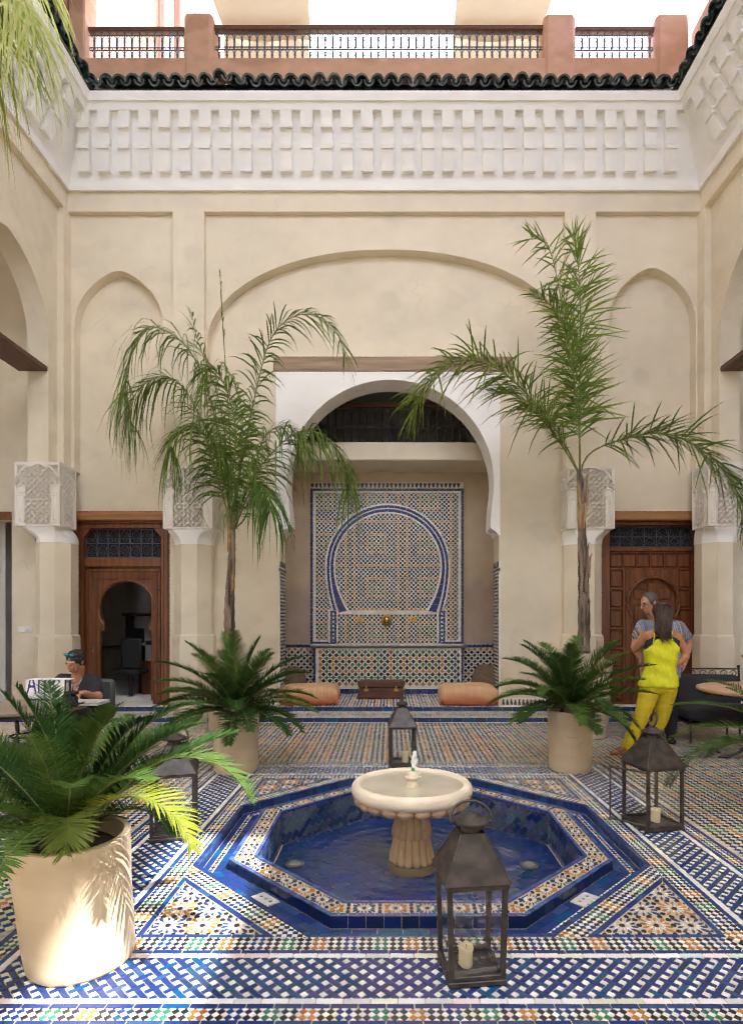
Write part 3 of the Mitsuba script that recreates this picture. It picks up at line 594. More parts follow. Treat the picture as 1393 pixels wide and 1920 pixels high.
def column(lab, cx, cy, r, box_, carve_side, lean=0):
    o = thing('column', lab, 'column', 'octagonal plaster columns')
    x0, x1, y0, y1 = box_; z0, z1 = 2.61, 3.41
    def octring(rr, z, sx=0): q = ngon(cx + sx, cy, rr / math.cos(math.pi / 8), 8, math.pi / 8); return np.c_[q, np.full(8, z)]
    sh = MB(); prof = [(r * 1.10, .0), (r * 1.10, 1.12), (r * 1.07, 1.17), (r, 1.19), (r * .995, 2.42)]
    v = np.vstack([octring(a, z) for a, z in prof]); f = []
    for i in range(len(prof) - 1):
        for k in range(8): f.append([i * 8 + k, i * 8 + (k + 1) % 8, (i + 1) * 8 + (k + 1) % 8, (i + 1) * 8 + k])
    sh.add(v, f); put(o + '__shaft', sh, 'plaster_beige', 20)
    # corbel: concave from the shaft out to the box
    cb = MB(); n = 9; rows = []
    pts8 = ngon(cx, cy, r / math.cos(math.pi / 8) * 1.01, 8, math.pi / 8)
    tgt = np.array([[np.clip(cx + (1 if p[0] > cx else -1) * 9, x0 + .025, x1 - .025) if abs(p[0] - cx) > r * .5 or True else 0, np.clip(cy + (1 if p[1] > cy else -1) * 9, y0 + .025, y1)] for p in pts8])
    for k in range(8):
        p = pts8[k] - (cx, cy)
        if abs(p[0]) < abs(p[1]): tgt[k] = [cx + (x1 - cx if p[0] > 0 else x0 - cx) * .62, tgt[k][1]]
        else: tgt[k] = [tgt[k][0], cy + (y1 - cy if p[1] > 0 else y0 - cy) * .62]
    for i in range(n):
        e = i / (n - 1); a = 1 - math.cos(e * math.pi / 2) ; rows.append(np.c_[pts8 * (1 - a) + tgt * a, np.full(8, 2.40 + .175 * math.sin(e * math.pi / 2) if False else 2.40 + .175 * e ** .75)])
    rows.append(np.c_[tgt, np.full(8, 2.611)])
    v = np.vstack(rows); f = []
    for i in range(len(rows) - 1):
        for k in range(8): f.append([i * 8 + k, i * 8 + (k + 1) % 8, (i + 1) * 8 + (k + 1) % 8, (i + 1) * 8 + k])
    cb.add(v, f); put(o + '__corbel', cb, 'plaster_white', 35)
    cp = MB(); cp.box(x0 + .055, x1 - .055, y0 + .055, y1, z0 + .001, z1 - .001)
    relief(cp, (x0, y0, z0), (1, 0, 0), (0, 0, 1), (0, -1, 0), x1 - x0, z1 - z0)
    if carve_side > 0: relief(cp, (x1, y0, z0), (0, 1, 0), (0, 0, 1), (1, 0, 0), y1 - y0, z1 - z0)
    else: relief(cp, (x0, y1, z0), (0, -1, 0), (0, 0, 1), (-1, 0, 0), y1 - y0, z1 - z0)
    cp.box(x0 - .002, x1 + .002, y0 - .002, y1, z1, z1 + .012).box(x0 - .002, x1 + .002, y0 - .002, y1, z0 - .012, z0)
    put(o + '__capital', cp, 'carved_plaster')
    return o
column('octagonal beige column with carved white capital at far left, beside the light switch', -4.47, 7.98, .235, (-4.84, -4.255, 7.66, 8.05), 1)
column('octagonal beige column with carved white capital between the left door and the left palm', -2.69, 8.20, .255, (-3.02, -2.36, 7.90, 8.3), 1)
column('octagonal beige column with carved white capital behind the right palm trunk', 2.62, 8.20, .255, (2.345, 2.98, 7.90, 8.3), -1)
column('octagonal beige column with carved white capital at far right, beyond the wooden door', 4.36, 7.98, .235, (4.085, 4.67, 7.66, 8.05), -1)

# ---- step along the back wall
st = MB(); st.box(-7.2, -1.56, 8.026, 8.7, -.01, .196).box(1.53, 7.2, 8.026, 8.7, -.01, .196).box(-1.56, 1.53, 8.026, 8.64, -.01, .196).box(-2.0, 2.0, 8.64, 10.0, -.01, .1955)
put('raised_step', st, 'grout_white'); labels['raised_step'] = dict(label='low tiled step running along the foot of the back wall and into the alcove', kind='structure')
fs = lambda p: np.c_[p[:, 0], 8.022 - p[:, 2], p[:, 1]]
P, Cc = brick_band(-5.2, 5.0, .003, .062, .155, BLUE); tiles('raised_step', 'riser_tile', P, Cc, fs, keep=150)
P, Cc = brick_band(-5.2, 5.0, .147, .200, .135, BLUE); tiles('raised_step', 'riser_tile', P, Cc, fs, keep=150)
P, Cc = [], []
def mosaic(x0, x1, z0, z1, q, colfn, region=None, ro=.30, n=8, dots=True, white=False):
    P, Cc = [], []
    for i in range(int((x1 - x0) / q) + 2):
        for j in range(int((z1 - z0) / q) + 2):
            x, z = x0 + i * q, z0 + j * q
            P.append(ngon(x, z, ro * q, n, math.pi / n if n == 8 else 0)); Cc.append(colfn(i, j))
            P.append(ngon(x + q / 2, z + q / 2, ro * q * .96, n, math.pi / n if n == 8 else 0)); Cc.append(BLACK)
            if dots:
                for a, b in ((.5, 0), (0, .5)): P.append(ngon(x + a * q, z + b * q, q * .10, 4)); Cc.append(BLACK)
    return clip(P, Cc, region if region is not None else sbox(x0, z0, x1, z1))
P, Cc = mosaic(-5.2, 5.0, .068, .142, .037, lambda i, j: [OCHRE, BLACK, OCHRE, GREEN, BLUE, BLACK][(i // 2) % 6], dots=False); tiles('raised_step', 'riser_mosaic', P, Cc, fs, keep=300)
ft = lambda p: p * [1, 1, 1]
P, Cc = brick_band(-5.2, 5.0, 8.024, 8.07, .135, BLUE); tiles('raised_step', 'nosing_tile', P, Cc, ft, h=.2, keep=150)
P, Cc = [], []
for i in range(-42, 42):
    for j in range(37):
        for o_, w_ in ((0, 0), (.5, 1)):
            P.append(diamond((i + o_) * .046, 8.09 + (j + o_) * .046, .046)); Cc.append(WHITE if w_ else [OCHRE, BLACK, BLUE, BLACK][i % 4])
P, Cc = clip(P, Cc, sbox(-1.54, 8.075, 1.51, 8.66).union(sbox(-1.86, 8.65, 1.86, 9.74))); tiles('raised_step', 'bench_mosaic', P, Cc, ft, h=.2, keep=300)
fm = lambda p: np.c_[p[:, 0], YR - .004 - p[:, 2], p[:, 1]]
P, Cc = [], []
for x0, x1 in ((-2.42, -1.56), (1.53, 2.36)):
    put('back_wall__skirting', MB().box(x0, x1, YR - .006, YR + .01, .2, .305), 'grout_white')
    k = 0
    for x in np.arange(x0 + .03, x1 - .02, .055):
        P.append(np.array([[x - .019, .205], [x + .019, .205], [x + .019, .235], [x + .010, .262], [x + .014, .275], [x, .297], [x - .014, .275], [x - .010, .262], [x - .019, .235]])); Cc.append(BLACK)
tiles('back_wall', 'crested_tile', P, Cc, fm, keep=100, h=.003)
# ---------------------------------------------------------------- alcove with mosaic wall fountain
def alcove_fn(p, n, uv):
    f = fbm(p.x * 1.6 + 3, p.y * 1.6, p.z * 1.3, 4); g = fbm(p.x * 7, p.y * 7, p.z * 5 + 9, 3)
    c = mi.Color3f(0.55, 0.45, 0.325) * (0.85 + 0.2 * g)
    damp = 1 - smoothstep(1.9, 2.25, p.z + 0.9 * f - 0.35)
    return mix(c, mi.Color3f(0.40, 0.315, 0.265) * (0.85 + 0.3 * g), damp * 0.85)
mat('plaster_damp', mikit.proc(alcove_fn), 0.7, (wall_bump, 0.015))
al = MB(); al.box(-2.1, 2.1, 9.75, 9.95, .18, 3.80).box(-2.1, -1.87, YI + .002, 9.75, .18, 3.80).box(1.87, 2.1, YI + .002, 9.75, .18, 3.80)
put('alcove', al, 'plaster_damp'); tag('alcove', 'deep plastered alcove under the white horseshoe arch', 'alcove')
put('alcove__balcony_beam', MB().box(-2.1, 2.1, 9.0, 9.95, 3.802, 4.08, .015), 'plaster_beige', label='beige balcony front at the top of the alcove')
gd = MB(); gd.box(-2.3, 2.3, 11.2, 11.3, 4.0, 5.6).box(-2.3, 2.3, YI + .002, 11.3, 5.45, 5.6).box(-2.3, -2.1, YI + .002, 11.2, 3.81, 5.45).box(2.1, 2.3, YI + .002, 11.2, 3.81, 5.45).box(-2.1, 2.1, 9.95, 11.2, 4.0, 4.05)
put('alcove__gallery_room', gd, 'gallery_grey')
fb = lambda Y: (lambda p: np.c_[p[:, 0], Y - p[:, 2], p[:, 1]])
dado = MB().box(-1.87, -1.235, 9.742, 9.75, .2, .985).box(1.17, 1.87, 9.742, 9.75, .2, .985); put('alcove__dado', dado, 'grout_white')
P, Cc = mosaic(-1.86, -1.24, .2, .92, .1, lambda i, j: [BLACK, NAVY, BLACK, OCHRE][j % 4], n=4, ro=.33)
Q, D = mosaic(1.18, 1.86, .2, .92, .1, lambda i, j: [BLACK, NAVY, BLACK, OCHRE][j % 4], n=4, ro=.33)
tiles('alcove', 'dado_tile', P + Q, Cc + D, fb(9.739), keep=200, h=.003, gap=.001)
P, Cc = [], []
for x0, x1 in ((-1.86, -1.24), (1.18, 1.86)): a, b = brick_band(x0, x1, .925, .98, .08, BLUE); a, b = clip(a, b, sbox(x0, .92, x1, .99)); P += a; Cc += b
tiles('alcove', 'dado_border_tile', P, Cc, fb(9.739), keep=60, h=.004)

mp = thing('mosaic_panel', 'tall mosaic panel with a horseshoe arch on the alcove wall', 'mosaic')
PX0, PX1, PZ0, PZ1, YM = -1.302, 1.190, .985, 3.625, 9.70
put(mp + '__backing', MB().box(PX0, PX1, YM, 9.752, PZ0 - .06, PZ1), 'grout_white')
fp = fb(YM - .001); XC, ZC = -.045, 2.26
def hs(t, r_top, r_bot, zb, n=64):
    """horseshoe outline, from the foot at left over the top to the foot at right, as (x, z) for t in [0, 1]."""
    t = np.asarray(t, float); L = ZC - zb; arc = math.pi * r_top; tot = 2 * L + arc; s = t * tot
    x, z = np.zeros_like(s), np.zeros_like(s)
    a = s < L; z[a] = zb + s[a]; x[a] = -(r_bot + (r_top - r_bot) * (1 - ((ZC - z[a]) / L) ** 2))
    b = (s >= L) & (s <= L + arc); th = math.pi - (s[b] - L) / r_top; x[b], z[b] = r_top * np.cos(th), ZC + r_top * np.sin(th)
    c = s > L + arc; z[c] = ZC - (s[c] - L - arc); x[c] = (r_bot + (r_top - r_bot) * (1 - ((ZC - z[c]) / L) ** 2))
    return np.c_[XC + x, z]
tt = np.linspace(0, 1, 81)
curves = {k: hs(tt, *v) for k, v in dict(w0=(1.018, .905, 1.53), b0=(.992, .880, 1.53), g0=(.952, .842, 1.53), g1=(.930, .80, 1.53), b1=(.886, .665, 1.53), w1=(.862, .63, 1.53)).items()}
def loop_band(a, b, n, col, jig=0.0):
    P = []; k = np.linspace(0, 80, n + 1)
    ip = lambda c, s: np.array([np.interp(s, np.arange(81), c[:, 0]), np.interp(s, np.arange(81), c[:, 1])])
    for i in range(n): P.append(np.array([ip(curves[a], k[i]), ip(curves[a], k[i + 1]), ip(curves[b], k[i + 1]), ip(curves[b], k[i])])[::-1])
    return P, [col] * n
for a, b, n, col, nm in (('w0', 'b0', 44, WHITE, 'white_arch_tile'), ('b0', 'g0', 44, (0.012, 0.028, 0.17), 'blue_arch_tile'), ('g1', 'b1', 40, (0.012, 0.028, 0.17), 'blue_arch_tile'), ('b1', 'w1', 40, WHITE, 'white_arch_tile')):
    P, Cc = loop_band(a, b, n, col); tiles(mp, nm, P, Cc, fp, h=.008, keep=60)
outer = Polygon(curves['w0']).union(sbox(XC - .965, PZ0 - .1, XC + .965, 1.55)); inner = Polygon(curves['w1']).union(sbox(XC - .815, PZ0 - .1, XC + .815, 1.475))
field = sbox(PX0 + .085, PZ0 + .06, PX1 - .085, PZ1 - .175)
def colf(i, j):
    k = max(abs((i + 3) % 12 - 6), abs((j + 2) % 10 - 5)); return [OCHRE, GREEN, OCHRE, BLUE, BLUE, OCHRE, BLACK][k]
P, Cc = mosaic(PX0, PX1, PZ0, PZ1, .0715, colf, field.difference(outer.buffer(.004)).union(inner.buffer(-.006).intersection(sbox(-2, PZ0, 2, 3.4))), ro=.315)
tiles(mp, 'mosaic_tile', P, Cc, fp, keep=300, gap=.0005, h=.002, thick=.003, tilt=.03)
# borders: blue frame, white line, crested top, jambs of the horseshoe
P, Cc = [], []
for q, c in (brick_band(PZ0, PZ1 - .10, 0, .04, .12, BLUE),):
    for s in q: P += [np.c_[PX0 + s[:, 1], s[:, 0]][::-1], np.c_[PX1 - s[:, 1], s[:, 0]]]; Cc += [(.012, .028, .13)] * 2
a, b = brick_band(PX0 + .04, PX1 - .04, PZ1 - .14, PZ1 - .10, .12, (.012, .028, .13)); P += a; Cc += b
for x0, x1 in ((PX0 + .04, XC - .94), (XC + .94, PX1 - .04)): a, b = brick_band(x0, x1, PZ0 + .005, PZ0 + .04, .12, BLUE); P += a; Cc += b
for s in (-1, 1):
    for u0, u1, c in ((.965, .938, WHITE), (.938, .902, BLUE), (.868, .836, BLUE), (.836, .815, WHITE)):
        for i in range(5): z0 = 1.0 + i * .106; P.append(rect(min(XC + s * u0, XC + s * u1), max(XC + s * u0, XC + s * u1), z0, z0 + .106)); Cc.append(c)
    for i in range(16): P.append(rect(min(XC + s * .9, XC + s * .87), max(XC + s * .9, XC + s * .87), 1.0 + i * .033, 1.0 + i * .033 + .033)); Cc.append(NAVY if i % 2 else WHITE)
    w0 = [(XC + s * .60, 1.53), (XC + s * .815, 1.50), (XC + s * .815, 1.475), (XC + s * .55, 1.475)]; P.append(np.array(w0)); Cc.append(WHITE)
    P.append(np.array([(XC + s * .64, 1.535), (XC + s * .80, 1.535), (XC + s * .80, 1.50)])); Cc.append(BLUE)
P, Cc = clip(P, Cc, sbox(PX0, PZ0, PX1, PZ1 - .1)); tiles(mp, 'border_tile', P, Cc, fp, keep=300, h=.006)
P, Cc = [], []
for x in np.arange(PX0 + .03, PX1 - .02, .068):
    z = PZ1; P.append(np.array([[x - .026, z - .012], [x - .026, z - .045], [x - .014, z - .055], [x - .018, z - .07], [x, z - .094], [x + .018, z - .07], [x + .014, z - .055], [x + .026, z - .045], [x + .026, z - .012]])); Cc.append(BLACK)
tiles(mp, 'crested_tile', P, Cc, fp, keep=60, h=.004)
mb_ = MB().box(PX0, XC - .905, YM - .015, YM + .02, .93, .984, .003).box(XC - .865, XC + .865, YM - .015, YM + .02, .93, .995, .003).box(XC + .905, PX1, YM - .015, YM + .02, .93, .984, .003); put(mp + '__marble_strip', mb_, 'marble')
for i, px in enumerate((675, 725, 774)):
    x = X(px, 9.68); z = Z(1163, 9.68)
    if i == 1:
        o = thing('lion_tap', 'brass lion head tap at the centre of the mosaic panel', 'tap'); m = MB()
        m.sphere((x, 9.66, z), (.062, .05, .068)); m.sphere((x, 9.605, z - .02), (.03, .035, .024)); m.sphere((x, 9.60, z - .055), (.028, .03, .018))
        for s in (-1, 1): m.sphere((x + s * .05, 9.655, z + .06), (.018, .012, .018)); m.sphere((x + s * .024, 9.618, z + .02), (.013, .014, .010))
        for k in range(14): a = k * math.pi * 2 / 14; m.sphere((x + .066 * math.cos(a), 9.672, z + .07 * math.sin(a)), (.02, .02, .024), sub=1)
        put(o + '__head', m, 'brass', True)
        put(o + '__mouth', MB().sphere((x, 9.578, z - .04), (.017, .012, .008)), 'black_gloss')
    else:
        o = thing('brass_tap', 'brass arched tap on the mosaic panel, ' + ('left' if i == 0 else 'right') + ' of the lion head', 'tap', 'brass taps on the mosaic panel')
        put(o + '__plate', MB().poly(Point(x, z).buffer(.06, 16).intersection(sbox(x - 1, z - .03, x + 1, z + 1)), .012, 'xz', 9.68), 'brass', 30)
        a = np.linspace(0, math.pi, 12); put(o + '__spout', MB().tube(np.c_[0 * a + x, 9.68 - .05 + .045 * np.cos(a), z - .01 + .04 * np.sin(a)], .016, 8), 'brass', True)
ct = thing('tiled_counter', 'tiled counter under the mosaic panel with a dark ledge', 'counter')
CX0, CX1, YC = -1.225, 1.160, 9.50
put(ct + '__body', MB().box(CX0, CX1, YC, 9.70, .196, .93), 'grout_white'); put(ct + '__ledge', MB().box(CX0 - .06, CX1 + .06, YC - .035, 9.69, .93, .962, .006), 'ledge_dark')
ins = sbox(CX0 + .055, .30, CX1 - .055, .905)
def cfn(i, j):
    k = min(i % 11, 10 - i % 11, j, 6 - j) if j < 7 else 0
    return [OCHRE, GREEN, OCHRE, GREEN, OCHRE, OCHRE][k] if i % 11 != 10 else BLUE
P, Cc = mosaic(CX0 + .105, CX1, .355, .9, .1025, cfn, ins, n=4, ro=.375); tiles(ct, 'mosaic_tile', P, Cc, fb(YC - .001), keep=300, gap=.0008, h=.003, tilt=.02)
P, Cc = [], []
for s in brick_band(.2, .93, 0, .032, .1, BLUE)[0]: P += [np.c_[CX0 + s[:, 1], s[:, 0]][::-1], np.c_[CX1 - s[:, 1], s[:, 0]]]; Cc += [BLUE] * 2
a, b = brick_band(CX0 + .04, CX1 - .04, .2, .275, .09, BLUE); P += a; Cc += b
P, Cc = clip(P, Cc, sbox(CX0, .198, CX1, .93)); tiles(ct, 'border_tile', P, Cc, fb(YC - .001), keep=100, h=.005)

# ---------------------------------------------------------------- railings
def railing(key, label, x0, x1, Y, z0, z1, n, bar, rail, group=None, rail_h=.06):
    o = thing(key, label, 'railing', group)
    put(o + '__handrail', MB().box(x0, x1, Y - .045, Y + .045, z1, z1 + rail_h, .008), rail)
    H = z1 - z0; dx = (x1 - x0) / n; sc = MB(); zm = z0 + .44 * H
    for z in (z0 + .93 * H, zm, zm + .035): sc.box(x0, x1, Y - .005, Y + .005, z - .005, z + .005)
    for i in range(n):
        xc = x0 + (i + .5) * dx
        for zz, hh in ((z0 + .93 * H, .20 * H), (zm, .17 * H)):
            a = np.linspace(0.05, math.pi - .05, 9); sc.tube(np.c_[xc - dx * .46 * np.cos(a), 0 * a + Y, zz - hh + hh * .96 * np.sin(a)], .0055, 4, cap=False)
        for k in (-.24, .24): a = np.linspace(0, 2 * math.pi, 9); sc.tube(np.c_[xc + k * dx + .016 * np.cos(a), 0 * a + Y, zm + .018 + .017 * np.sin(a)], .005, 4, cap=False)
    put(o + '__scrollwork', sc, bar, kind='stuff')
    for i in range(n + 1):
        x = x0 + i * dx; m = MB()
        m.tube([[x, Y, z0], [x, Y, z1]], .0075, 6)
        for a, b in ((.02, .24), (.50, .72)): m.tube([[x, Y, z0 + a * H], [x, Y, z0 + b * H]], .0135, 6); m.tube([[x, Y, z0 + (b) * H], [x, Y, z0 + (b + .02) * H], [x, Y, z0 + (b + .05) * H]], [.012, .021, .008], 6)
        put(o + '__baluster', m, bar)
railing('gallery_railing', 'dark iron railing of the gallery above the mosaic alcove', -1.9, 1.9, 9.06, 4.08, 4.62, 32, 'iron', 'wood_dark', rail_h=.07)

# ---------------------------------------------------------------- doors
def grille(o, x0, x1, z0, z1, Y):
    put(o + '__glass', MB().box(x0, x1, Y + .03, Y + .05, z0, z1), 'painted_shade'); m = MB(); n = 7; dx = (x1 - x0) / n  # opaque dark panel, unlit depth painted behind the bars
    for i in range(n + 1): m.box(x0 + i * dx - .005, x0 + i * dx + .005, Y - .005, Y + .005, z0, z1)
    for z in (z0 + .01, (z0 + z1) / 2, z1 - .01): m.box(x0, x1, Y - .006, Y + .004, z - .005, z + .005)
    for i in range(n):
        xc = x0 + (i + .5) * dx
        for zz in (z0, (z0 + z1) / 2):
            h = (z1 - z0) / 2; a = np.linspace(0, math.pi, 10); m.tube(np.c_[xc - dx * .36 * np.cos(a), 0 * a + Y, zz + h * .45 + h * .42 * np.sin(a)], .0055, 4)
            for s in (-1, 1): a = np.linspace(-1, 4.5, 12); rr = .034 - .004 * a; m.tube(np.c_[xc + s * (.036 + rr * np.cos(a)), 0 * a + Y, zz + h * .22 + rr * np.sin(a)], .005, 4)
    put(o + '__grille', m, 'iron_painted_lit')
def ring_path(cx, cz, r, a0, a1, n=40): a = np.linspace(a0, a1, n); return np.c_[cx + r * np.cos(a), cz + r * np.sin(a)]
mat('wood_carved', mikit.proc(wood_fn((0.075, 0.024, 0.010), (0.22, 0.080, 0.030), 2)), 0.45,
    (lambda p, n, uv: dr.sin(p.x * 210) * dr.sin(p.z * 210) + 0.6 * dr.sin(p.x * 105 + p.z * 105) * dr.sin(p.x * 105 - p.z * 105), 0.004, 1e-3))
YD = 8.36
ld = thing('left_door', 'carved wooden doorway at left with a keyhole opening into a dark office', 'door')
x0, x1 = -4.40, -3.07
put(ld + '__lintel', MB().box(x0 - .03, x1 + .03, 8.16, 8.5, 2.755, 2.880, .008), 'wood_light')
fr = MB(); fr.box(x0, -4.275, YD - .10, YD + .12, .196, 2.72, .006).box(-3.19, x1, YD - .10, YD + .12, .196, 2.72, .006).box(-4.275, -3.19, YD - .10, YD + .12, 2.66, 2.72, .006).box(x0 - .02, x1 + .02, YD - .13, YD + .1, 2.722, 2.752, .004)
fr.box(-4.275, -3.19, YD - .06, YD + .08, 2.125, 2.255, .008)
for s, x in ((1, -4.275), (-1, -3.19)): fr.poly(Polygon([(x, 2.66), (x + s * .10, 2.66), (x, 2.53)]), .08, 'xz', YD - .08); fr.box(x - s * .03, x - s * .045, YD - .115, YD - .1, .2, 2.70); fr.box(x - s * .085, x - s * .10, YD - .115, YD - .1, .2, 2.70)
put(ld + '__frame', fr, 'wood_door'); grille(ld, -4.275, -3.19, 2.255, 2.66, YD)
kc = (-3.71, 1.545); kr = .378
key_ = Polygon(ring_path(*kc, kr, -.62, math.pi + .62)).union(sbox(kc[0] - .312, 1.2, kc[0] + .312, 1.4)).union(sbox(kc[0] - .372, -.1, kc[0] + .372, 1.235))
leaf = sbox(-4.275, .2, -3.19, 2.125).difference(key_)
put(ld + '__leaf', MB().poly(leaf, .05, 'xz', YD), 'wood_door')
mo = MB(); c = MB()
for (a0, a1, b0, b1) in ((-4.24, -3.225, 2.06, 2.10), (-4.24, -4.205, .25, 2.06), (-3.26, -3.225, .25, 2.06)): mo.box(a0, a1, YD - .022, YD, b0, b1, .006)
for (a0, a1, b0, b1) in ((-4.20, -3.265, 1.965, 2.055), (-4.20, -4.105, .25, 1.965), (-3.36, -3.265, .25, 1.965)): c.box(a0, a1, YD - .012, YD, b0, b1, .003)
p = ring_path(*kc, kr + .02, -.62, math.pi + .62); mo.tube(np.c_[p[:, 0], 0 * p[:, 0] + YD - .006, p[:, 1]], .016, 6)
for (a0, a1, b0, b1) in ((-4.10, -3.365, 1.945, 1.962),): mo.box(a0, a1, YD - .02, YD, b0, b1, .004)
for s in (-1, 1): mo.tube([[kc[0] + s * .39, YD - .006, .2], [kc[0] + s * .39, YD - .006, 1.235], [kc[0] + s * .335, YD - .006, 1.31]], .014, 6)
put(ld + '__moulding', mo, 'wood_door', 30); put(ld + '__carved_border', c, 'wood_carved')
for z in (.75, 1.1, 1.45, 1.8): put(ld + '__stud', MB().sphere((-3.19 - .02, YD - .10, z), .012, sub=1), 'iron')
put(ld + '__knob', MB().sphere((X(176, YD), YD - .03, Z(1221, YD)), .017).box(X(176, YD) - .014, X(176, YD) + .014, YD - .012, YD, Z(1232, YD), Z(1212, YD)), 'brass', 30)

rd = thing('right_door', 'panelled reddish wooden door with a keyhole arch at right behind the standing couple', 'door')
x0, x1 = 2.93, 4.32
put(rd + '__lintel', MB().box(x0 - .03, x1 + .02, 8.16, 8.5, 2.755, 2.880, .008), 'wood_light')
fr = MB(); fr.box(x0, 3.05, YD - .10, YD + .12, .196, 2.75, .006).box(4.25, x1, YD - .10, YD + .12, .196, 2.75, .006).box(3.05, 4.25, YD - .10, YD + .1, 2.70, 2.75, .006).box(3.05, 4.25, YD - .05, YD + .08, 2.345, 2.40, .006)
put(rd + '__frame', fr, 'wood_door'); grille(rd, 3.05, 4.25, 2.40, 2.70, YD)
put(rd + '__leaf', MB().box(3.05, 4.25, YD + .02, YD + .07, .2, 2.345), 'wood_door')
ic = (X(1223, YD), 1.62); ir = .36
def panel(o, a0, a1, b0, b1): put(o + '__panel', MB().box(a0 + .012, a1 - .012, YD - .004, YD + .022, b0 + .012, b1 - .012, .012), 'wood_door')
bars = MB(); zs = [2.33, 2.10, 1.82, 1.54, 1.26, .98, .70, .42, .21]
for z in zs[:1] + zs[1:]: bars.box(3.05, 4.25, YD - .018, YD + .02, z - .014, z + .014, .005) if z in (2.33, 2.10, .21) else (bars.box(3.05, 3.29, YD - .018, YD + .02, z - .014, z + .014, .005), bars.box(4.02, 4.25, YD - .018, YD + .02, z - .014, z + .014, .005))
for x in (3.065, 4.235): bars.box(x - .013, x + .013, YD - .016, YD + .02, .2, 2.34, .005)
for x in (3.28, 4.03): bars.box(x - .018, x + .018, YD - .024, YD + .02, .2, 2.10, .006)
for i in range(6):
    a0 = 3.075 + i * .1925; panel(rd, a0, a0 + .19, 2.115, 2.317)
    if i: bars.box(a0 - .008, a0 + .006, YD - .016, YD + .02, 2.1, 2.33, .003)
put(rd + '__rails', bars, 'wood_door')
for z1_, z0_ in zip(zs[1:-1], zs[2:]): panel(rd, 3.08, 3.262, z0_ + .014, z1_ - .014); panel(rd, 4.05, 4.225, z0_ + .014, z1_ - .014)
kh = Polygon(ring_path(*ic, ir, -.62, math.pi + .62)).union(sbox(ic[0] - .295, .2, ic[0] + .295, 1.46))
put(rd + '__wicket_surround', MB().poly(sbox(3.30, .215, 4.01, 2.085).difference(kh), .055, 'xz', YD - .034), 'wood_door', 30)
mo = MB(); p = ring_path(*ic, ir, -.62, math.pi + .62); mo.tube(np.c_[p[:, 0], 0 * p[:, 0] + YD - .036, p[:, 1]], .022, 8)
for s in (-1, 1): mo.tube([[ic[0] + s * .295, YD - .036, .2], [ic[0] + s * .295, YD - .036, 1.41]], .018, 8)
put(rd + '__arch_moulding', mo, 'wood_door', True)
for a0, a1, b0, b1 in ((-.27, -.09, .3, 1.05), (-.08, .08, .3, 1.05), (.09, .27, .3, 1.05), (-.27, -.09, 1.1, 1.62), (-.08, .08, 1.1, 1.92), (.09, .27, 1.1, 1.62), (-.27, -.09, 1.66, 1.83), (.09, .27, 1.66, 1.83)): panel(rd, ic[0] + a0, ic[0] + a1, b0, b1)
put('back_wall__recess_right', MB().box(2.9, 4.4, 8.60, 8.7, .196, 2.9), 'painted_shade')  # near black backing, the unlit space behind the door put into colour

# office behind the left door
of = MB(); of.box(-5.6, -2.6, 11.6, 11.7, .15, 3.0).box(-5.7, -5.6, YI + .01, 11.6, .15, 3).box(-2.6, -2.5, YI + .01, 11.6, .15, 3).box(-5.6, -2.6, YI + .01, 11.6, 2.95, 3.05).box(-5.6, -2.6, 8.71, 11.6, .1, .19)
put('office_room', of, 'office_wall'); tag('office_room', 'dim grey office room seen through the keyhole doorway', 'room')
dk = thing('office_desk', 'dark office desk inside the keyhole doorway', 'desk'); put(dk + '__top', MB().box(-5.0, -4.0, 9.6, 10.2, .90, .94, .005), 'office_dark')
for x in (-4.95, -4.05): put(dk + '__leg', MB().box(x - .03, x + .03, 9.63, 10.17, .19, .9), 'office_dark')
cb = thing('office_cabinet', 'small reddish wooden cabinet inside the keyhole doorway', 'cabinet'); put(cb + '__body', MB().box(-3.98, -3.45, 9.5, 9.95, .19, .70, .006), 'wood_door'); put(cb + '__top', MB().box(-4.0, -3.43, 9.48, 9.97, .70, .725, .004), 'wood_door')
pc = thing('computer_tower', 'grey computer tower on the cabinet in the office', 'computer'); put(pc + '__case', MB().box(-3.93, -3.76, 9.52, 9.9, .725, 1.08, .006), 'office_plastic')
put(pc + '__drive_bay', MB().box(-3.915, -3.775, 9.512, 9.521, .98, 1.05, .002), 'office_dark'); put(pc + '__power_light', MB().sphere((-3.845, 9.515, .9), .012), 'screen_light')
put(pc + '__side_panel', MB().box(-3.756, -3.735, 9.54, 9.9, .74, 1.07), 'office_dark')
mn = thing('computer_monitor', 'black computer monitor seen from behind on the office desk', 'monitor'); put(mn + '__screen', MB().box(-4.35, -4.05, 9.75, 9.80, 1.0, 1.24, .01), 'office_dark'); put(mn + '__stand', MB().box(-4.22, -4.16, 9.76, 9.80, .94, 1.02), 'office_dark')
oc = thing('office_chair', 'black office chair in front of the desk in the doorway', 'chair'); put(oc + '__back', MB().box(-4.18, -3.86, 9.2, 9.26, .62, 1.10, .025).move(np.eye(4)), 'office_dark', 40); put(oc + '__seat', MB().box(-4.25, -3.8, 9.0, 9.4, .55, .62, .025), 'office_dark', 40); put(oc + '__stem', MB().tube([[-4.02, 9.2, .2], [-4.02, 9.2, .56]], .03, 8), 'iron')
sh = thing('wall_shelf', 'small dark wooden shelf on the office wall', 'shelf'); put(sh + '__board', MB().box(-5.1, -4.2, 11.3, 11.6, 1.45, 1.5), 'wood_dark'); put(sh + '__bracket', MB().box(-4.3, -4.25, 11.35, 11.6, 1.2, 1.45), 'wood_dark'); put(sh + '__bracket', MB().box(-5.05, -5.0, 11.35, 11.6, 1.2, 1.45), 'wood_dark')

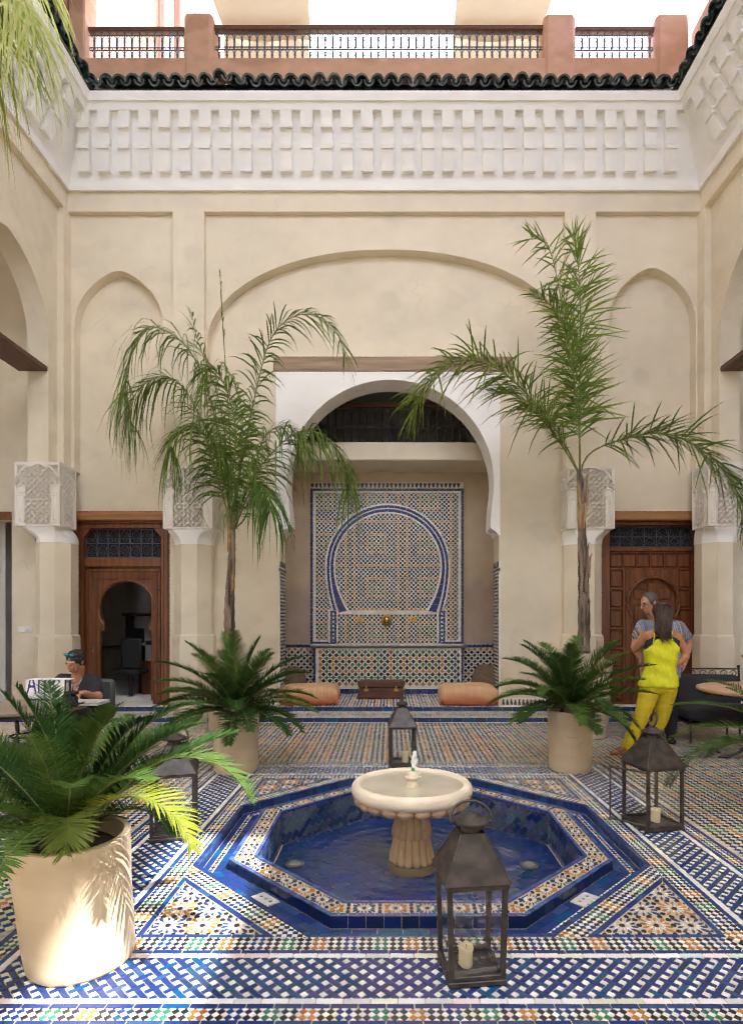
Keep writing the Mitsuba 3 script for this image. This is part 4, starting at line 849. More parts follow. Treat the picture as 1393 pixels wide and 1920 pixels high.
# ---------------------------------------------------------------- eaves of green tiles
def barrel(r, th, up, L, n=9):
    a = np.linspace(0, math.pi, n); s = 1 if up else -1; rows = []
    for y, k in ((0, 1.0), (L, .86)):
        for rr in (r, r - th): rows.append(np.c_[rr * k * np.cos(a), 0 * a + y, s * rr * k * np.sin(a)])
    v = np.vstack(rows); f = []
    for i in range(n - 1): f += [[i, i + 1, 2 * n + i + 1, 2 * n + i], [n + i, 3 * n + i, 3 * n + i + 1, n + i + 1], [i, n + i, n + i + 1, i + 1]]
    f += [[0, 2 * n, 3 * n, n], [n - 1, 2 * n - 1, 4 * n - 1, 3 * n - 1]]
    return v, np.array(f)
def eave(which, key, label, s0, s1):
    o = thing(key, label, 'roof edge'); fr = cove_frame(which); b = MB()
    nn = int(round((s1 - s0) / .178)); pit = (s1 - s0) / nn
    pp = np.array([.60, .0, -.25]); zz = np.array([8.035, 8.34, 8.46])
    for k in range(2):
        v = np.vstack([fr(np.array([s0, s1]), pp[k] + np.zeros(2), zz[k] + np.zeros(2)), fr(np.array([s1, s0]), pp[k + 1] + np.zeros(2), zz[k + 1] + np.zeros(2))]); b.add(v, [[0, 1, 2, 3]])
        v = v - [0, 0, .05]; b.add(v, [[0, 3, 2, 1]])
    put(o + '__bed', b, 'roof_glaze')
    def place(v, s, p0, z0, yaw, tilt):
        c, sn = math.cos(tilt), math.sin(tilt); d = v[:, 1] * c - v[:, 2] * sn; z = v[:, 1] * sn + v[:, 2] * c
        x = v[:, 0] + d * yaw; return fr(s + x, p0 - d, z0 + z)
    for i in range(nn + 1):
        s = s0 + i * pit + R.normal(0, .006)
        hump = .05 * math.exp(-((i - 9) / 1.0) ** 2) if which == 'b' else 0
        for lay in range(2):
            v, f = barrel(.088, .021, True, .42); m = MB(); m.add(place(v, s + R.normal(0, .004), .625 - .05 * lay + R.normal(0, .008), 8.045 + .034 * lay + hump + R.normal(0, .005), R.normal(0, .10), .50), f); put(o + '__ridge_tile', m, 'roof_glaze', 50)
        v, f = barrel(.070, .022, False, .42); m = MB(); m.add(place(v, s + pit / 2, .645 + R.normal(0, .006), 8.062 + hump + R.normal(0, .004), R.normal(0, .05), .50), f); put(o + '__pan_tile', m, 'roof_glaze', 50)
eave('b', 'back_eave', 'wavy dark green glazed roof tile edge along the top of the back wall', XL + .62, XR - .60)
eave('l', 'left_eave', 'dark green glazed roof tile edge above the left wall', 4.2, YP - .62)
eave('r', 'right_eave', 'dark green glazed roof tile edge above the right wall', 4.2, YP - .62)
put('back_wall__eave_slab', MB().box(-4.9, 4.7, 7.985, 8.62, 7.165, 8.25), 'plaster_white')

# ---------------------------------------------------------------- roof terrace
YT = 8.2
tw = MB(); tw.box(-4.9, 4.7, YT, YT + .3, 8.2, 9.16, .02); put('terrace_parapet', tw, 'terracotta'); tag('terrace_parapet', 'terracotta parapet wall of the roof terrace above the tiled eave', 'wall')
for a, b, top in ((345, 399, 9.78), (1020, 1079, 9.76), (1230, 1292, 9.76)): put('terrace_parapet__pier', MB().box(X(a, YT), X(b, YT), YT - .03, YT + .33, 8.3, top, .05), 'terracotta', 40)
put('terrace_parapet__floor_slab', MB().box(-9, 9, 8.62, 16, 8.0, 8.6), 'plaster_beige')
railing('terrace_railing', 'left iron railing of the roof terrace, in front of the terracotta building', X(163, 8.3), X(347, 8.3), 8.3, 9.16, 9.575, 13, 'iron_painted_lit', 'wood_dark', 'iron railings of the roof terrace')
railing('terrace_railing', 'long middle iron railing of the roof terrace between the terracotta piers', X(397, 8.3), X(1022, 8.3), 8.3, 9.16, 9.60, 44, 'iron_painted_lit', 'wood_dark', 'iron railings of the roof terrace')
railing('terrace_railing', 'short right iron railing of the roof terrace beside the corner', X(1077, 8.3), X(1232, 8.3), 8.3, 9.16, 9.575, 11, 'iron_painted_lit', 'wood_dark', 'iron railings of the roof terrace')
tb = thing('terrace_building', 'terracotta building on the roof terrace at upper left', 'building')
put(tb + '__wall', MB().poly(sbox(-7.5, 8.5, X(340, 10.5), 14).difference(sbox(X(304, 10.5), 8.5, X(333, 10.5), 12.6)), .3, 'xz', 10.5), 'terracotta')
w_ = MB(); 
for a, b in ((300, 306), (330, 342)): w_.box(X(a, 10.5), X(b, 10.5), 10.40, 10.62, 8.5, 12.7, .01)
put(tb + '__door_frame', w_, 'wood_door'); put(tb + '__door', MB().box(X(305, 10.5), X(331, 10.5), 10.56, 10.6, 8.5, 12.65), 'plaster_white')
for key, s, Xw, lab in (('left_terrace_wall', -1, -4.44, 'left'), ('right_terrace_wall', 1, 4.26, 'right')):
    m = MB(); zt = 13.0 if s < 0 else 9.72; x0, x1 = Xw, Xw + s * .5
    if s < 0:
        m.poly(sbox(-4.2, 8.2, 8.45, zt).difference(sbox(6.6, 9.15, 8.06, 10.6)), .5, 'yz', x1); put(key, m, 'terracotta', 20); tag(key, f'terracotta wall rising above the {lab} eave with an iron window grille', 'wall')
        g = MB()
        for y in np.arange(6.65, 8.06, .16): g.box(x0 + .02, x0 + .0, y - .012, y + .012, 9.15, 10.6)
        for z in np.arange(9.2, 10.6, .18): g.box(x0 + .025, x0 + .003, 6.6, 8.06, z - .012, z + .012)
        put(key + '__window_grille', g, 'iron'); put(key + '__dark_window_panel', MB().box(x0 - .2, x0 - .22, 6.6, 8.06, 9.15, 10.6), 'painted_shade')  # dark sheet painted as the shaded window recess
        put(key + '__corner_pier', MB().box(-4.42, X(165, 8.25), 8.15, 8.5, 8.2, 13.0, .02), 'terracotta')
    else:
        m.box(x0, x1, -4.2, 8.45, 8.2, zt, .03); put(key, m, 'terracotta', 20); tag(key, f'pinkish terracotta parapet above the {lab} eave', 'wall')
for i, (a0, a1, b0, b1) in enumerate(((392, 577, 418, 579), (858, 1042, 852, 1016))):
    aw = thing('canvas_awning', ('left' if i == 0 else 'right') + ' tan canvas awning hanging over the roof terrace railing', 'awning', 'tan canvas awnings above the roof terrace')
    m = MB(); zt, zb = Z(-20, 8.46), Z(41, 8.46); n = 12; rows = []
    for k in range(5):
        e = k / 4; xa = (a0 * (1 - e) + b0 * e - CX) * 8.46 / F; xb = (a1 * (1 - e) + b1 * e - CX) * 8.46 / F; rows.append(np.c_[np.linspace(xa, xb, n), 8.46 + .25 * e + .02 * np.sin(np.linspace(0, 9, n) + k), np.full(n, zt * (1 - e) + zb * e) - .02 * np.sin(np.linspace(0, math.pi, n))])
    v = np.vstack(rows); idx = np.arange(5 * n).reshape(5, n); m.add(v, np.stack([idx[:-1, :-1], idx[:-1, 1:], idx[1:, 1:], idx[1:, :-1]], -1).reshape(-1, 4)); put(aw + '__canopy', m, 'canvas_tan', True)
    m = MB(); xa, xb = (X(420, 8.72), X(578, 8.72)) if i == 0 else (X(853, 8.72), X(1017, 8.72)); n = 24; xx = np.linspace(xa, xb, n); yy = 8.73 + .02 * np.sin(xx * 14)
    v = np.vstack([np.c_[xx, yy, np.full(n, Z(44, 8.72))], np.c_[xx, yy + .02, np.full(n, 8.9)]]); idx = np.arange(2 * n).reshape(2, n); m.add(v, np.stack([idx[:-1, :-1], idx[:-1, 1:], idx[1:, 1:], idx[1:, :-1]], -1).reshape(-1, 4)); put(aw + '__drop', m, 'canvas_tan', True)
    put(aw + '__pole', MB().tube([[xa, 8.70, Z(42, 8.7)], [xb, 8.70, Z(42, 8.7)]], .018, 8), 'wood_light', True)
# canvas strips out of view above the court, placed to shape shade and sun patch
cv = thing('unseen_canopy', 'unseen canvas strips above the courtyard, placed to shade it and shape the sun patch', 'canopy')
for i, (xa, xb, y0, y1) in enumerate(((-4.8, 4.7, .95, 3.75), (-4.8, 4.7, 3.45, 6.25), (-4.8, 4.7, 5.95, 8.47), (1.2, 4.02, -4.2, -1.35), (1.2, 4.7, -1.5, 1.2))):
    m = MB(); xs = np.linspace(xa, xb, 30); ys = np.linspace(y0, y1, 4); gx, gy = np.meshgrid(xs, ys)
    v = np.stack([gx, gy, 10.42 + .03 * np.sin(gx * 2 + i) + .07 * (i % 2) + 0 * gy], -1).reshape(-1, 3); idx = np.arange(120).reshape(4, 30); m.add(v, np.stack([idx[:-1, :-1], idx[:-1, 1:], idx[1:, 1:], idx[1:, :-1]], -1).reshape(-1, 4)); put(cv + '__strip', m, 'canvas_heavy' if i < 3 else 'canvas', True)
mat('foam', [0.82, 0.84, 0.86], 0.12, specular=0.6)
# ---------------------------------------------------------------- fountain
FX, FY = 0.140, 3.91
fo = thing('fountain', 'stone pedestal fountain with a scalloped cream bowl standing in the blue pool', 'fountain')
SPH_ = trimesh.creation.icosphere(2, 1.0).vertices
def hull_(cr): return m3.Manifold.hull_points(np.vstack([SPH_ * r + np.asarray(c) for c, r in cr]).astype(np.float32))
mat('pedestal_stone', mikit.proc(lambda p, n, uv: mix((0.40, 0.26, 0.145), (0.70, 0.52, 0.33), fbm(p.x * 15, p.y * 15, p.z * 9, 4))), 0.42)
mat('lobe_stone', mikit.proc(lambda p, n, uv: mix((0.26, 0.165, 0.11), (0.52, 0.37, 0.25), fbm(p.x * 18, p.y * 18, p.z * 18, 4))), 0.5)
STC = lambda v, c, k: np.clip(np.asarray(c)[None] * (0.72 + 0.55 * meshkit.fbm(v * k, 4, 3))[:, None], 0, .8)
def petal(nn, amp, zamp, zlow):
    def fn(th, r, z):
        w = np.abs(np.cos(nn * th / 2)); e = w ** .55; low = np.clip((zlow - z) / .03, 0, 1)
        ridge = np.exp(-((np.abs(np.sin(nn * th / 2))) / .13) ** 2)
        return r * (1 + amp * (e - .75) + .014 * ridge), z - zamp * (e - 1) * np.clip((z - zlow + .09) / .09 < 1, 0, 1) * np.clip(1 - (z - zlow) / .05, 0, 1) * -1 * -1
    return fn
for tier, (n_, rt, zt_, rb, zb_, r0_, r1_) in enumerate(((15, .080, .150, .110, -.004, .019, .0265), (16, .095, -.008, .126, -.168, .022, .0275))):
    m = MB(); cz = np.linspace(0, 1, 7); m.lathe([(rt - .002, zt_)] + [(rt + (rb - rt) * e + .004, zt_ + (zb_ - zt_) * e) for e in cz] + [(.05, zb_ - .01)], (FX, FY, 0), 48); put(fo + '__core', m, 'pedestal_stone', True)
    for k in range(n_):
        a = 2 * math.pi * (k + .5 * tier) / n_; c, sn = math.cos(a), math.sin(a)
        P = [(FX + (rt + (rb - rt) * e ** 1.3) * c, FY + (rt + (rb - rt) * e ** 1.3) * sn, zt_ + (zb_ - zt_) * e) for e in (0, .5, .85, 1.0)]; rr_ = [r0_, r0_ * .6 + r1_ * .4, r1_, r1_ * .92]
        h_ = m3.Manifold.batch_boolean([hull_([(p, r) for p, r in zip(P[i:i + 2], rr_[i:i + 2])]) for i in range(3)], m3.OpType.Add)
        groove = hull_([((p[0] + c * (r + .004), p[1] + sn * (r + .004), p[2]), .0062) for p, r in ((P[0], rr_[0]), (P[2], rr_[2]))]); put(fo + '__petal', MB().manifold(h_ - groove), 'pedestal_stone', 45)
m = MB().lathe([(.05, -.185), (.150, -.190), (.158, -.197), (.157, -.24)], (FX, FY, 0), 48); v = np.vstack(m.v); m.c = [STC(v, (.16, .12, .07), 12)]; put(fo + '__plinth', m, 'stone', 30 if False else True, color=True)
def scal(th, r, z):
    w = np.abs(np.cos(20 * th / 2)) ** .6; k = np.clip((r - .14) / .22, 0, 1); return r * (1 + .10 * k * (w - .5)), z + .036 * k ** 2 * (w - .5)
m = MB().lathe([(.08, .148), (.17, .158), (.26, .185), (.33, .215), (.36, .244)], (FX, FY, 0), 64); put(fo + '__underside', m, 'pedestal_stone', True)
for k in range(22):
    a = 2 * math.pi * k / 22; q = lambda r, z: (FX + r * math.cos(a), FY + r * math.sin(a), z)
    Rz = trimesh.transformations.rotation_matrix(a, [0, 0, 1])[:3, :3]; pts = np.vstack([(SPH_ * s_) @ Rz.T + np.asarray(c_) for c_, s_ in ((q(.356, .226), (.028, .052, .034)), (q(.25, .190), (.03, .045, .030)), (q(.14, .160), (.018, .024, .018)))]); put(fo + '__lobe', MB().manifold(m3.Manifold.hull_points(pts.astype(np.float32))), 'lobe_stone', 45)
m = MB().lathe([(.345, .238), (.378, .243), (.392, .262), (.397, .285), (.392, .310), (.378, .326), (.360, .331), (.347, .328), (.340, .318), (.335, .309), (.26, .300), (.10, .297), (.001, .297)], (FX, FY, 0), 96); v = np.vstack(m.v)
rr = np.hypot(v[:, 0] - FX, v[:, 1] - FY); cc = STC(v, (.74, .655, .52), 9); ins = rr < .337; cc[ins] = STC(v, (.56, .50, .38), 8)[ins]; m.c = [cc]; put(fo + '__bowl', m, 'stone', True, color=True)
m = MB().lathe([(.042, .296), (.036, .325), (.030, .345), (.044, .352), (.046, .362), (.036, .370), (.034, .376), (.030, .39), (.016, .398), (.001, .40)], (FX + .002, FY, 0), 60, rfn=lambda th, r, z: (r * (1 + .10 * np.abs(np.cos(5 * th)) * ((z < .345) | (np.abs(z - .357) < .008))), z)); v = np.vstack(m.v); m.c = [STC(v, (.66, .58, .45), 16)]; put(fo + '__spout', m, 'stone', True, color=True)
put(fo + '__nozzle', MB().tube([[FX + .008, FY, .395], [FX + .008, FY, .425]], .0115, 12), 'green_plastic', label='green plastic nozzle of the fountain')
n = 90; g = np.linspace(-.342, .342, n); gx, gy = np.meshgrid(g, g); rr = np.hypot(gx, gy); gz = .0016 * np.sin(95 * rr) * np.exp(-5 * rr) + .0012 * (meshkit.fbm(np.stack([gx * 22, gy * 22, 0 * gx], -1), 3, 4) - .5)
V = np.stack([gx + FX, gy + FY, gz + .3135], -1).reshape(-1, 3); idx = np.arange(n * n).reshape(n, n); Fq = np.stack([idx[:-1, :-1], idx[:-1, 1:], idx[1:, 1:], idx[1:, :-1]], -1).reshape(-1, 4); cr = rr.reshape(-1)[Fq].mean(1)
w = MB().add(V, Fq[cr < .337]); put('bowl_water', w, 'water_clear', True); tag('bowl_water', 'shallow water filling the stone bowl of the fountain', 'water')
# the jet: a short rope of glassy drops
jt = MB()
for i in range(26):
    e = i / 25; jt.sphere((FX + .008 + .012 * e + R.normal(0, .004), FY + R.normal(0, .004), .425 + .095 * e), np.array([.012, .012, .016]) * (1.15 - .5 * abs(e - .4)) * R.uniform(.75, 1.2), sub=1)
for i in range(60): e = R.random(); jt.sphere((FX + .022 + R.normal(0, .008 + .012 * (1 - e)), FY + R.normal(0, .012), .33 + .17 * e), R.uniform(.002, .0055), sub=1)
put('water_jet', jt, 'foam', True); tag('water_jet', 'small splashing water jet rising from the green nozzle', 'water', kind='stuff')

# ---------------------------------------------------------------- lanterns
def lantern(label, x, y, yaw, w, hb, hr, taper=1.0, cap_r=.062, ring='arch', candle=(0, 0, .036, .075), door=False, cand_label=''):
    o = thing('lantern', label, 'lantern', 'black metal floor lanterns'); M = rotz(yaw, (x, y, 0)); h = w / 2; t = .019; hb0 = h * taper
    def P_(k, mb_, mat_, sm=False, **kw): return put(o + '__' + k, mb_.move(M), mat_, sm, **kw)
    P_('base', MB().box(-hb0 - .004, hb0 + .004, -hb0 - .004, hb0 + .004, .003, .024, .003), 'lantern_metal')
    for sx in (-1, 1):
        for sy in (-1, 1):
            m = MB(); a = np.array([[sx * (hb0 - t / 2), sy * (hb0 - t / 2), .02], [sx * (h - t / 2), sy * (h - t / 2), hb]])
            q = np.array([[-t / 2, -t / 2, 0], [t / 2, -t / 2, 0], [t / 2, t / 2, 0], [-t / 2, t / 2, 0]]); v = np.vstack([a[0] + q, a[1] + q]); m.add(v, [[0, 1, 5, 4], [1, 2, 6, 5], [2, 3, 7, 6], [3, 0, 4, 7], [4, 5, 6, 7], [3, 2, 1, 0]]); P_('post', m, 'lantern_metal')
    m = MB()
    for s in (-1, 1): m.box(-h - .006, h + .006, s * h - s * t - s * .002, s * h + s * .006, hb - .002, hb + .02, .003); m.box(s * h - s * t - s * .002, s * h + s * .006, -h - .004, h + .004, hb - .001, hb + .019, .003)
    P_('top_rail', m, 'lantern_metal')
    m = MB()
    for s in (-1, 1): m.box(-hb0, hb0, s * hb0 - s * .012, s * hb0, .024, .042, .002); m.box(s * hb0 - s * .012, s * hb0, -hb0, hb0, .024, .041, .002)
    P_('bottom_rail', m, 'lantern_metal')
    for k, (sx, sy) in enumerate(((0, -1), (1, 0), (0, 1), (-1, 0))):
        if door and (sx, sy) == (-1, 0): continue
        m = MB(); a, b = hb0 - .008, h - .008; e0, e1 = hb0 - t, h - t
        if sx: m.add([[sx * a, -e0, .04], [sx * a, e0, .04], [sx * b, e1, hb], [sx * b, -e1, hb]], [[0, 1, 2, 3]])
        else: m.add([[-e0, sy * a, .04], [e0, sy * a, .04], [e1, sy * b, hb], [-e1, sy * b, hb]], [[0, 1, 2, 3]])
        P_('pane', m, 'pane')
    # pyramid roof, slightly dished sides
    rt = .047; m = MB(); zs_ = np.linspace(0, 1, 5); H = hb + .02
    for inn in (0, 1):
        v = []
        for e in zs_:
            r_ = (h + .010) * (1 - e) + rt * e - inn * .004; v += [[-r_, -r_, H + hr * e], [r_, -r_, H + hr * e], [r_, r_, H + hr * e], [-r_, r_, H + hr * e]]
        f = []
        for i in range(4):
            for k in range(4): f.append([i * 4 + k, i * 4 + (k + 1) % 4, i * 4 + 4 + (k + 1) % 4, i * 4 + 4 + k])
        m.add(v, f)
    for k in range(4):
        sx, sy = ((-1, -1), (1, -1), (1, 1), (-1, 1))[k]; m.tube([[sx * (h + .010), sy * (h + .010), H], [sx * rt, sy * rt, H + hr]], .0042, 6)
    P_('roof', m, 'lantern_metal')
    zc = H + hr
    P_('cap', MB().lathe([(.042, -.004), (.040, .012), (cap_r * .6, .020), (cap_r, .034), (cap_r * 1.02, .042), (cap_r * .75, .054), (cap_r * .55, .058), (cap_r * .5, .066), (.012, .076), (.001, .078)], (0, 0, zc), 36), 'lantern_metal', 40)
    if ring == 'arch':
        a = np.linspace(-.25, math.pi + .25, 24); p = np.c_[.083 * np.cos(a), -.010 + .03 * np.sin(a), zc + .052 + .058 * np.sin(a)]; p = np.vstack([[.052, 0, zc + .03], p, [-.052, 0, zc + .03]])
    else:
        a = np.linspace(-.5 * math.pi, 1.5 * math.pi, 26) ; p = np.c_[.006 + .012 * np.sin(a), .036 * np.cos(a), zc + .118 + .044 * np.sin(a)]; p = np.vstack([[.0, 0, zc + .06], p])
    P_('handle', MB().tube(p, .0062, 8), 'lantern_metal', True)
    P_('latch', MB().box(.03, .085, -.012, -.002, zc + .004, zc + .012, .002).box(.078, .086, -.012, -.002, zc + .004, zc + .026, .002), 'lantern_metal')
    if door:
        d = MB(); L = w - .03; an = 2.2; e = np.array([-math.cos(an - 1.2), math.sin(an - 1.2), 0]); org = np.array([-h, -h + .01, 0])
        D = lambda s, z: org + e * s + [0, 0, z]
        for a_, b_ in (((0, .04), (0, hb)), ((L, .04), (L, hb)), ((0, .045), (L, .045)), ((0, hb - .006), (L, hb - .006))): d.tube([D(*a_), D(*b_)], .0075, 4)
        P_('door', d, 'lantern_metal'); P_('pane', MB().add([D(.01, .05), D(L - .01, .05), D(L - .01, hb - .01), D(.01, hb - .01)], [[0, 1, 2, 3]]), 'pane')
    cx, cy, cr, ch = candle; c = tag(uid('candle'), cand_label, 'candle', 'cream candles in the lanterns')
    m = MB().lathe([(.001, 0), (cr * .96, 0), (cr, .004), (cr * .99, ch * .7), (cr * 1.05, ch * .78), (cr * 1.08, ch * .93), (cr * 1.03, ch), (cr * .9, ch - .002), (cr * .7, ch - .010), (.001, ch - .012)], (cx, cy, .0245), 28, rfn=lambda th, r, z: (r * (1 + .02 * np.sin(3 * th + z * 40)), z + .003 * np.sin(2 * th + 1)))
    put(c + '__wax', m.move(M), 'wax', True); put(c + '__wick', MB().tube([[cx, cy, .024 + ch - .012], [cx + .002, cy, .024 + ch + .004]], .0013, 5).move(M), 'black_gloss')
    return o
lantern('black metal lantern standing in the front on the woven blue floor border, largest of all', .318, 2.362, .12, .235, .372, .168, taper=.93, cap_r=.070, candle=(-.02, .0, .0285, .078), cand_label='cream candle inside the large front lantern')
lantern('black metal lantern with its glass door open at right, near the woman in yellow', 1.775, 4.03, .235, .275, .40, .175, cap_r=.072, ring='loop', candle=(.02, .0, .034, .085), door=True, cand_label='cream candle inside the right lantern with the open door')
lantern('black metal lantern behind the stone fountain bowl', .112, 5.70, .06, .245, .36, .165, cap_r=.05, ring='loop', candle=(.03, .0, .033, .10), cand_label='cream candle in the lantern behind the fountain')
lantern('black metal lantern half hidden by the big cycad at left', -1.40, 3.86, .25, .27, .40, .165, cap_r=.07, ring='arch', candle=(.05, .0, .034, .085), cand_label='cream candle in the lantern behind the big cycad')

# ---------------------------------------------------------------- pots
def pot(label, x, y, r0, r1, h, lean=(0, 0), soil=.06):
    o = thing('plant_pot', label, 'plant pot', 'tall cream clay plant pots'); m = MB()
    prof = [(.001, .0), (r0 * .93, .0), (r0 * .98, .012), (r0, .04)] + [(r0 + (r1 - r0) * e + .002 * math.sin(e * 9), .04 + (h - .05) * e) for e in np.linspace(.08, 1, 14)] + [(r1 + .004, h - .006), (r1, h), (r1 - .02, h), (r1 - .028, h - .01), (r1 - .035, h - soil - .01)]
    m.lathe(prof, (0, 0, 0), 72, rfn=lambda th, r, z: (r * (1 + .003 * np.sin(2 * th + 6 * z) + .002 * np.sin(3 * th - 9 * z)), z + .004 * np.sin(2 * th) * (z > h * .9)))
    m.v = [v + np.c_[x + lean[0] * v[:, 2], y + lean[1] * v[:, 2], 0 * v[:, 2]] for v in m.v]; put(o + '__body', m, 'pot_clay', 40)
    s = MB().lathe([(r1 - .03, h - soil - .004), (r1 * .6, h - soil + .012), (.001, h - soil + .02)], (x + lean[0] * h, y + lean[1] * h, 0), 32, rfn=lambda th, r, z: (r, z + .008 * np.sin(5 * th))); put(o + '__soil', s, 'soil', True)
    return o
pot('tall cream crackled clay pot in the left foreground, lit by a patch of sun', -1.268, 2.445, .204, .228, .515, (-.10, 0))
pot('cream clay pot holding the cycad in front of the left palm', -1.418, 5.47, .196, .206, .535)
pot('cream clay pot holding the cycad in front of the right palm', 1.668, 5.52, .190, .204, .55)
pot('large pale pot of the right palm, behind a cycad pot', 2.335, 7.10, .245, .30, .90)
pot('large pale pot of the left palm, behind a cycad pot', -1.965, 7.30, .245, .30, .86)
pot('clay pot of the cycad leaning into the picture from the right edge', 3.02, 4.30, .2, .22, .40)

# ---------------------------------------------------------------- cushions, suitcase
def cushion(key, label, c, size, mat_, rot=(0, 0, 0), pw=.38, cat='cushion', group=None, tassels=True):
    n, k = 44, 26; u, v = np.meshgrid(np.linspace(-math.pi, math.pi, n), np.linspace(-math.pi / 2, math.pi / 2, k))
    sg = lambda a, p: np.sign(a) * np.abs(a) ** p
    P = np.stack([size[0] / 2 * sg(np.cos(v), pw) * sg(np.cos(u), pw), size[1] / 2 * sg(np.cos(v), pw) * sg(np.sin(u), pw), size[2] / 2 * sg(np.sin(v), .55)], -1)
    fb_ = meshkit.fbm(P * 7 + 3, 3, 2) - .5; P = P * (1 + .06 * fb_[..., None]); P[..., 2] += .03 * fb_
    P[..., 2] *= 1 + .16 * (1 - (P[..., 0] / size[0] * 2) ** 2) * (1 - (P[..., 1] / size[1] * 2) ** 2) - .05
    Rm = trimesh.transformations.euler_matrix(*rot); P = P.reshape(-1, 3) @ Rm[:3, :3].T + c
    idx = np.arange(n * k).reshape(k, n); o = thing(key, label, cat, group)
    put(o + '__cover', MB().add(P, np.stack([idx[:-1, :-1], idx[:-1, 1:], idx[1:, 1:], idx[1:, :-1]], -1).reshape(-1, 4)), mat_, True)
    if tassels:
        for sx in (-1, 1):
            p = np.array([sx * size[0] * .46, -size[1] * .46, -size[2] * .1]) @ Rm[:3, :3].T + c; put(o + '__tassel', MB().tube([p, p + [sx * .012, -.014, -.035], p + [sx * .014, -.016, -.075]], [.008, .014, .010], 6), mat_)
    a = np.linspace(-math.pi, math.pi, 41); q = np.c_[size[0] / 2 * .985 * sg(np.cos(a), pw), size[1] / 2 * .985 * sg(np.sin(a), pw), 0 * a + size[2] * .16] @ Rm[:3, :3].T + c; put(o + '__seam', MB().tube(q, .006, 5), mat_, True)
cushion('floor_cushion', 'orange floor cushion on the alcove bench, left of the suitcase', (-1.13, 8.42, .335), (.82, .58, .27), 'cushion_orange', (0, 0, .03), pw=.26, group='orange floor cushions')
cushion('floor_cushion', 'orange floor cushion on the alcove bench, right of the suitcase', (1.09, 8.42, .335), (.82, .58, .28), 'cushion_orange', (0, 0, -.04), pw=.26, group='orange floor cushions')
cushion('throw_pillow', 'dark brown square pillow leaning on the right wall of the alcove', (1.40, 8.72, .50), (.42, .16, .42), 'pillow_brown', (-.3, .12, -.6), pw=.5, cat='pillow', group='dark brown pillows', tassels=False)
cushion('throw_pillow', 'dark brown square pillow in the left corner of the alcove', (-1.44, 8.80, .47), (.40, .16, .40), 'pillow_brown', (-.3, -.12, .6), pw=.5, cat='pillow', group='dark brown pillows', tassels=False)
su = thing('suitcase', 'old brown leather suitcase with brass locks on the alcove bench', 'suitcase'); sx0, sx1, sy0, sy1, sz0, sz1 = -.475, .200, 8.86, 9.20, .203, .46
put(su + '__body', MB().box(sx0, sx1, sy0, sy1, sz0, sz0 + .165, .012), 'leather_brown'); put(su + '__lid', MB().box(sx0 - .004, sx1 + .004, sy0 - .005, sy1, sz0 + .168, sz1, .014), 'leather_brown')
for x in (sx0 + .115, sx1 - .115): put(su + '__lock', MB().box(x - .036, x + .036, sy0 - .016, sy0 - .003, sz0 + .108, sz0 + .152, .005).box(x - .013, x + .013, sy0 - .02, sy0 - .003, sz0 + .15, sz0 + .195, .004).sphere((x, sy0 - .018, sz0 + .13), (.015, .006, .012)), 'brass')
put(su + '__handle', MB().tube([[-.215, sy0 - .004, .355], [-.2, sy0 - .02, .335], [-.075, sy0 - .02, .335], [-.06, sy0 - .004, .355]], .008, 8), 'leather_brown', True)
for x in (sx0, sx1):
    for z in (sz0 + .01, sz0 + .155, sz1 - .01): put(su + '__corner', MB().box(x - .018, x + .018, sy0 - .008, sy0 + .03, z - .018, z + .018, .006), 'brass' if abs(z - sz0 - .155) < .01 else 'leather_brown')

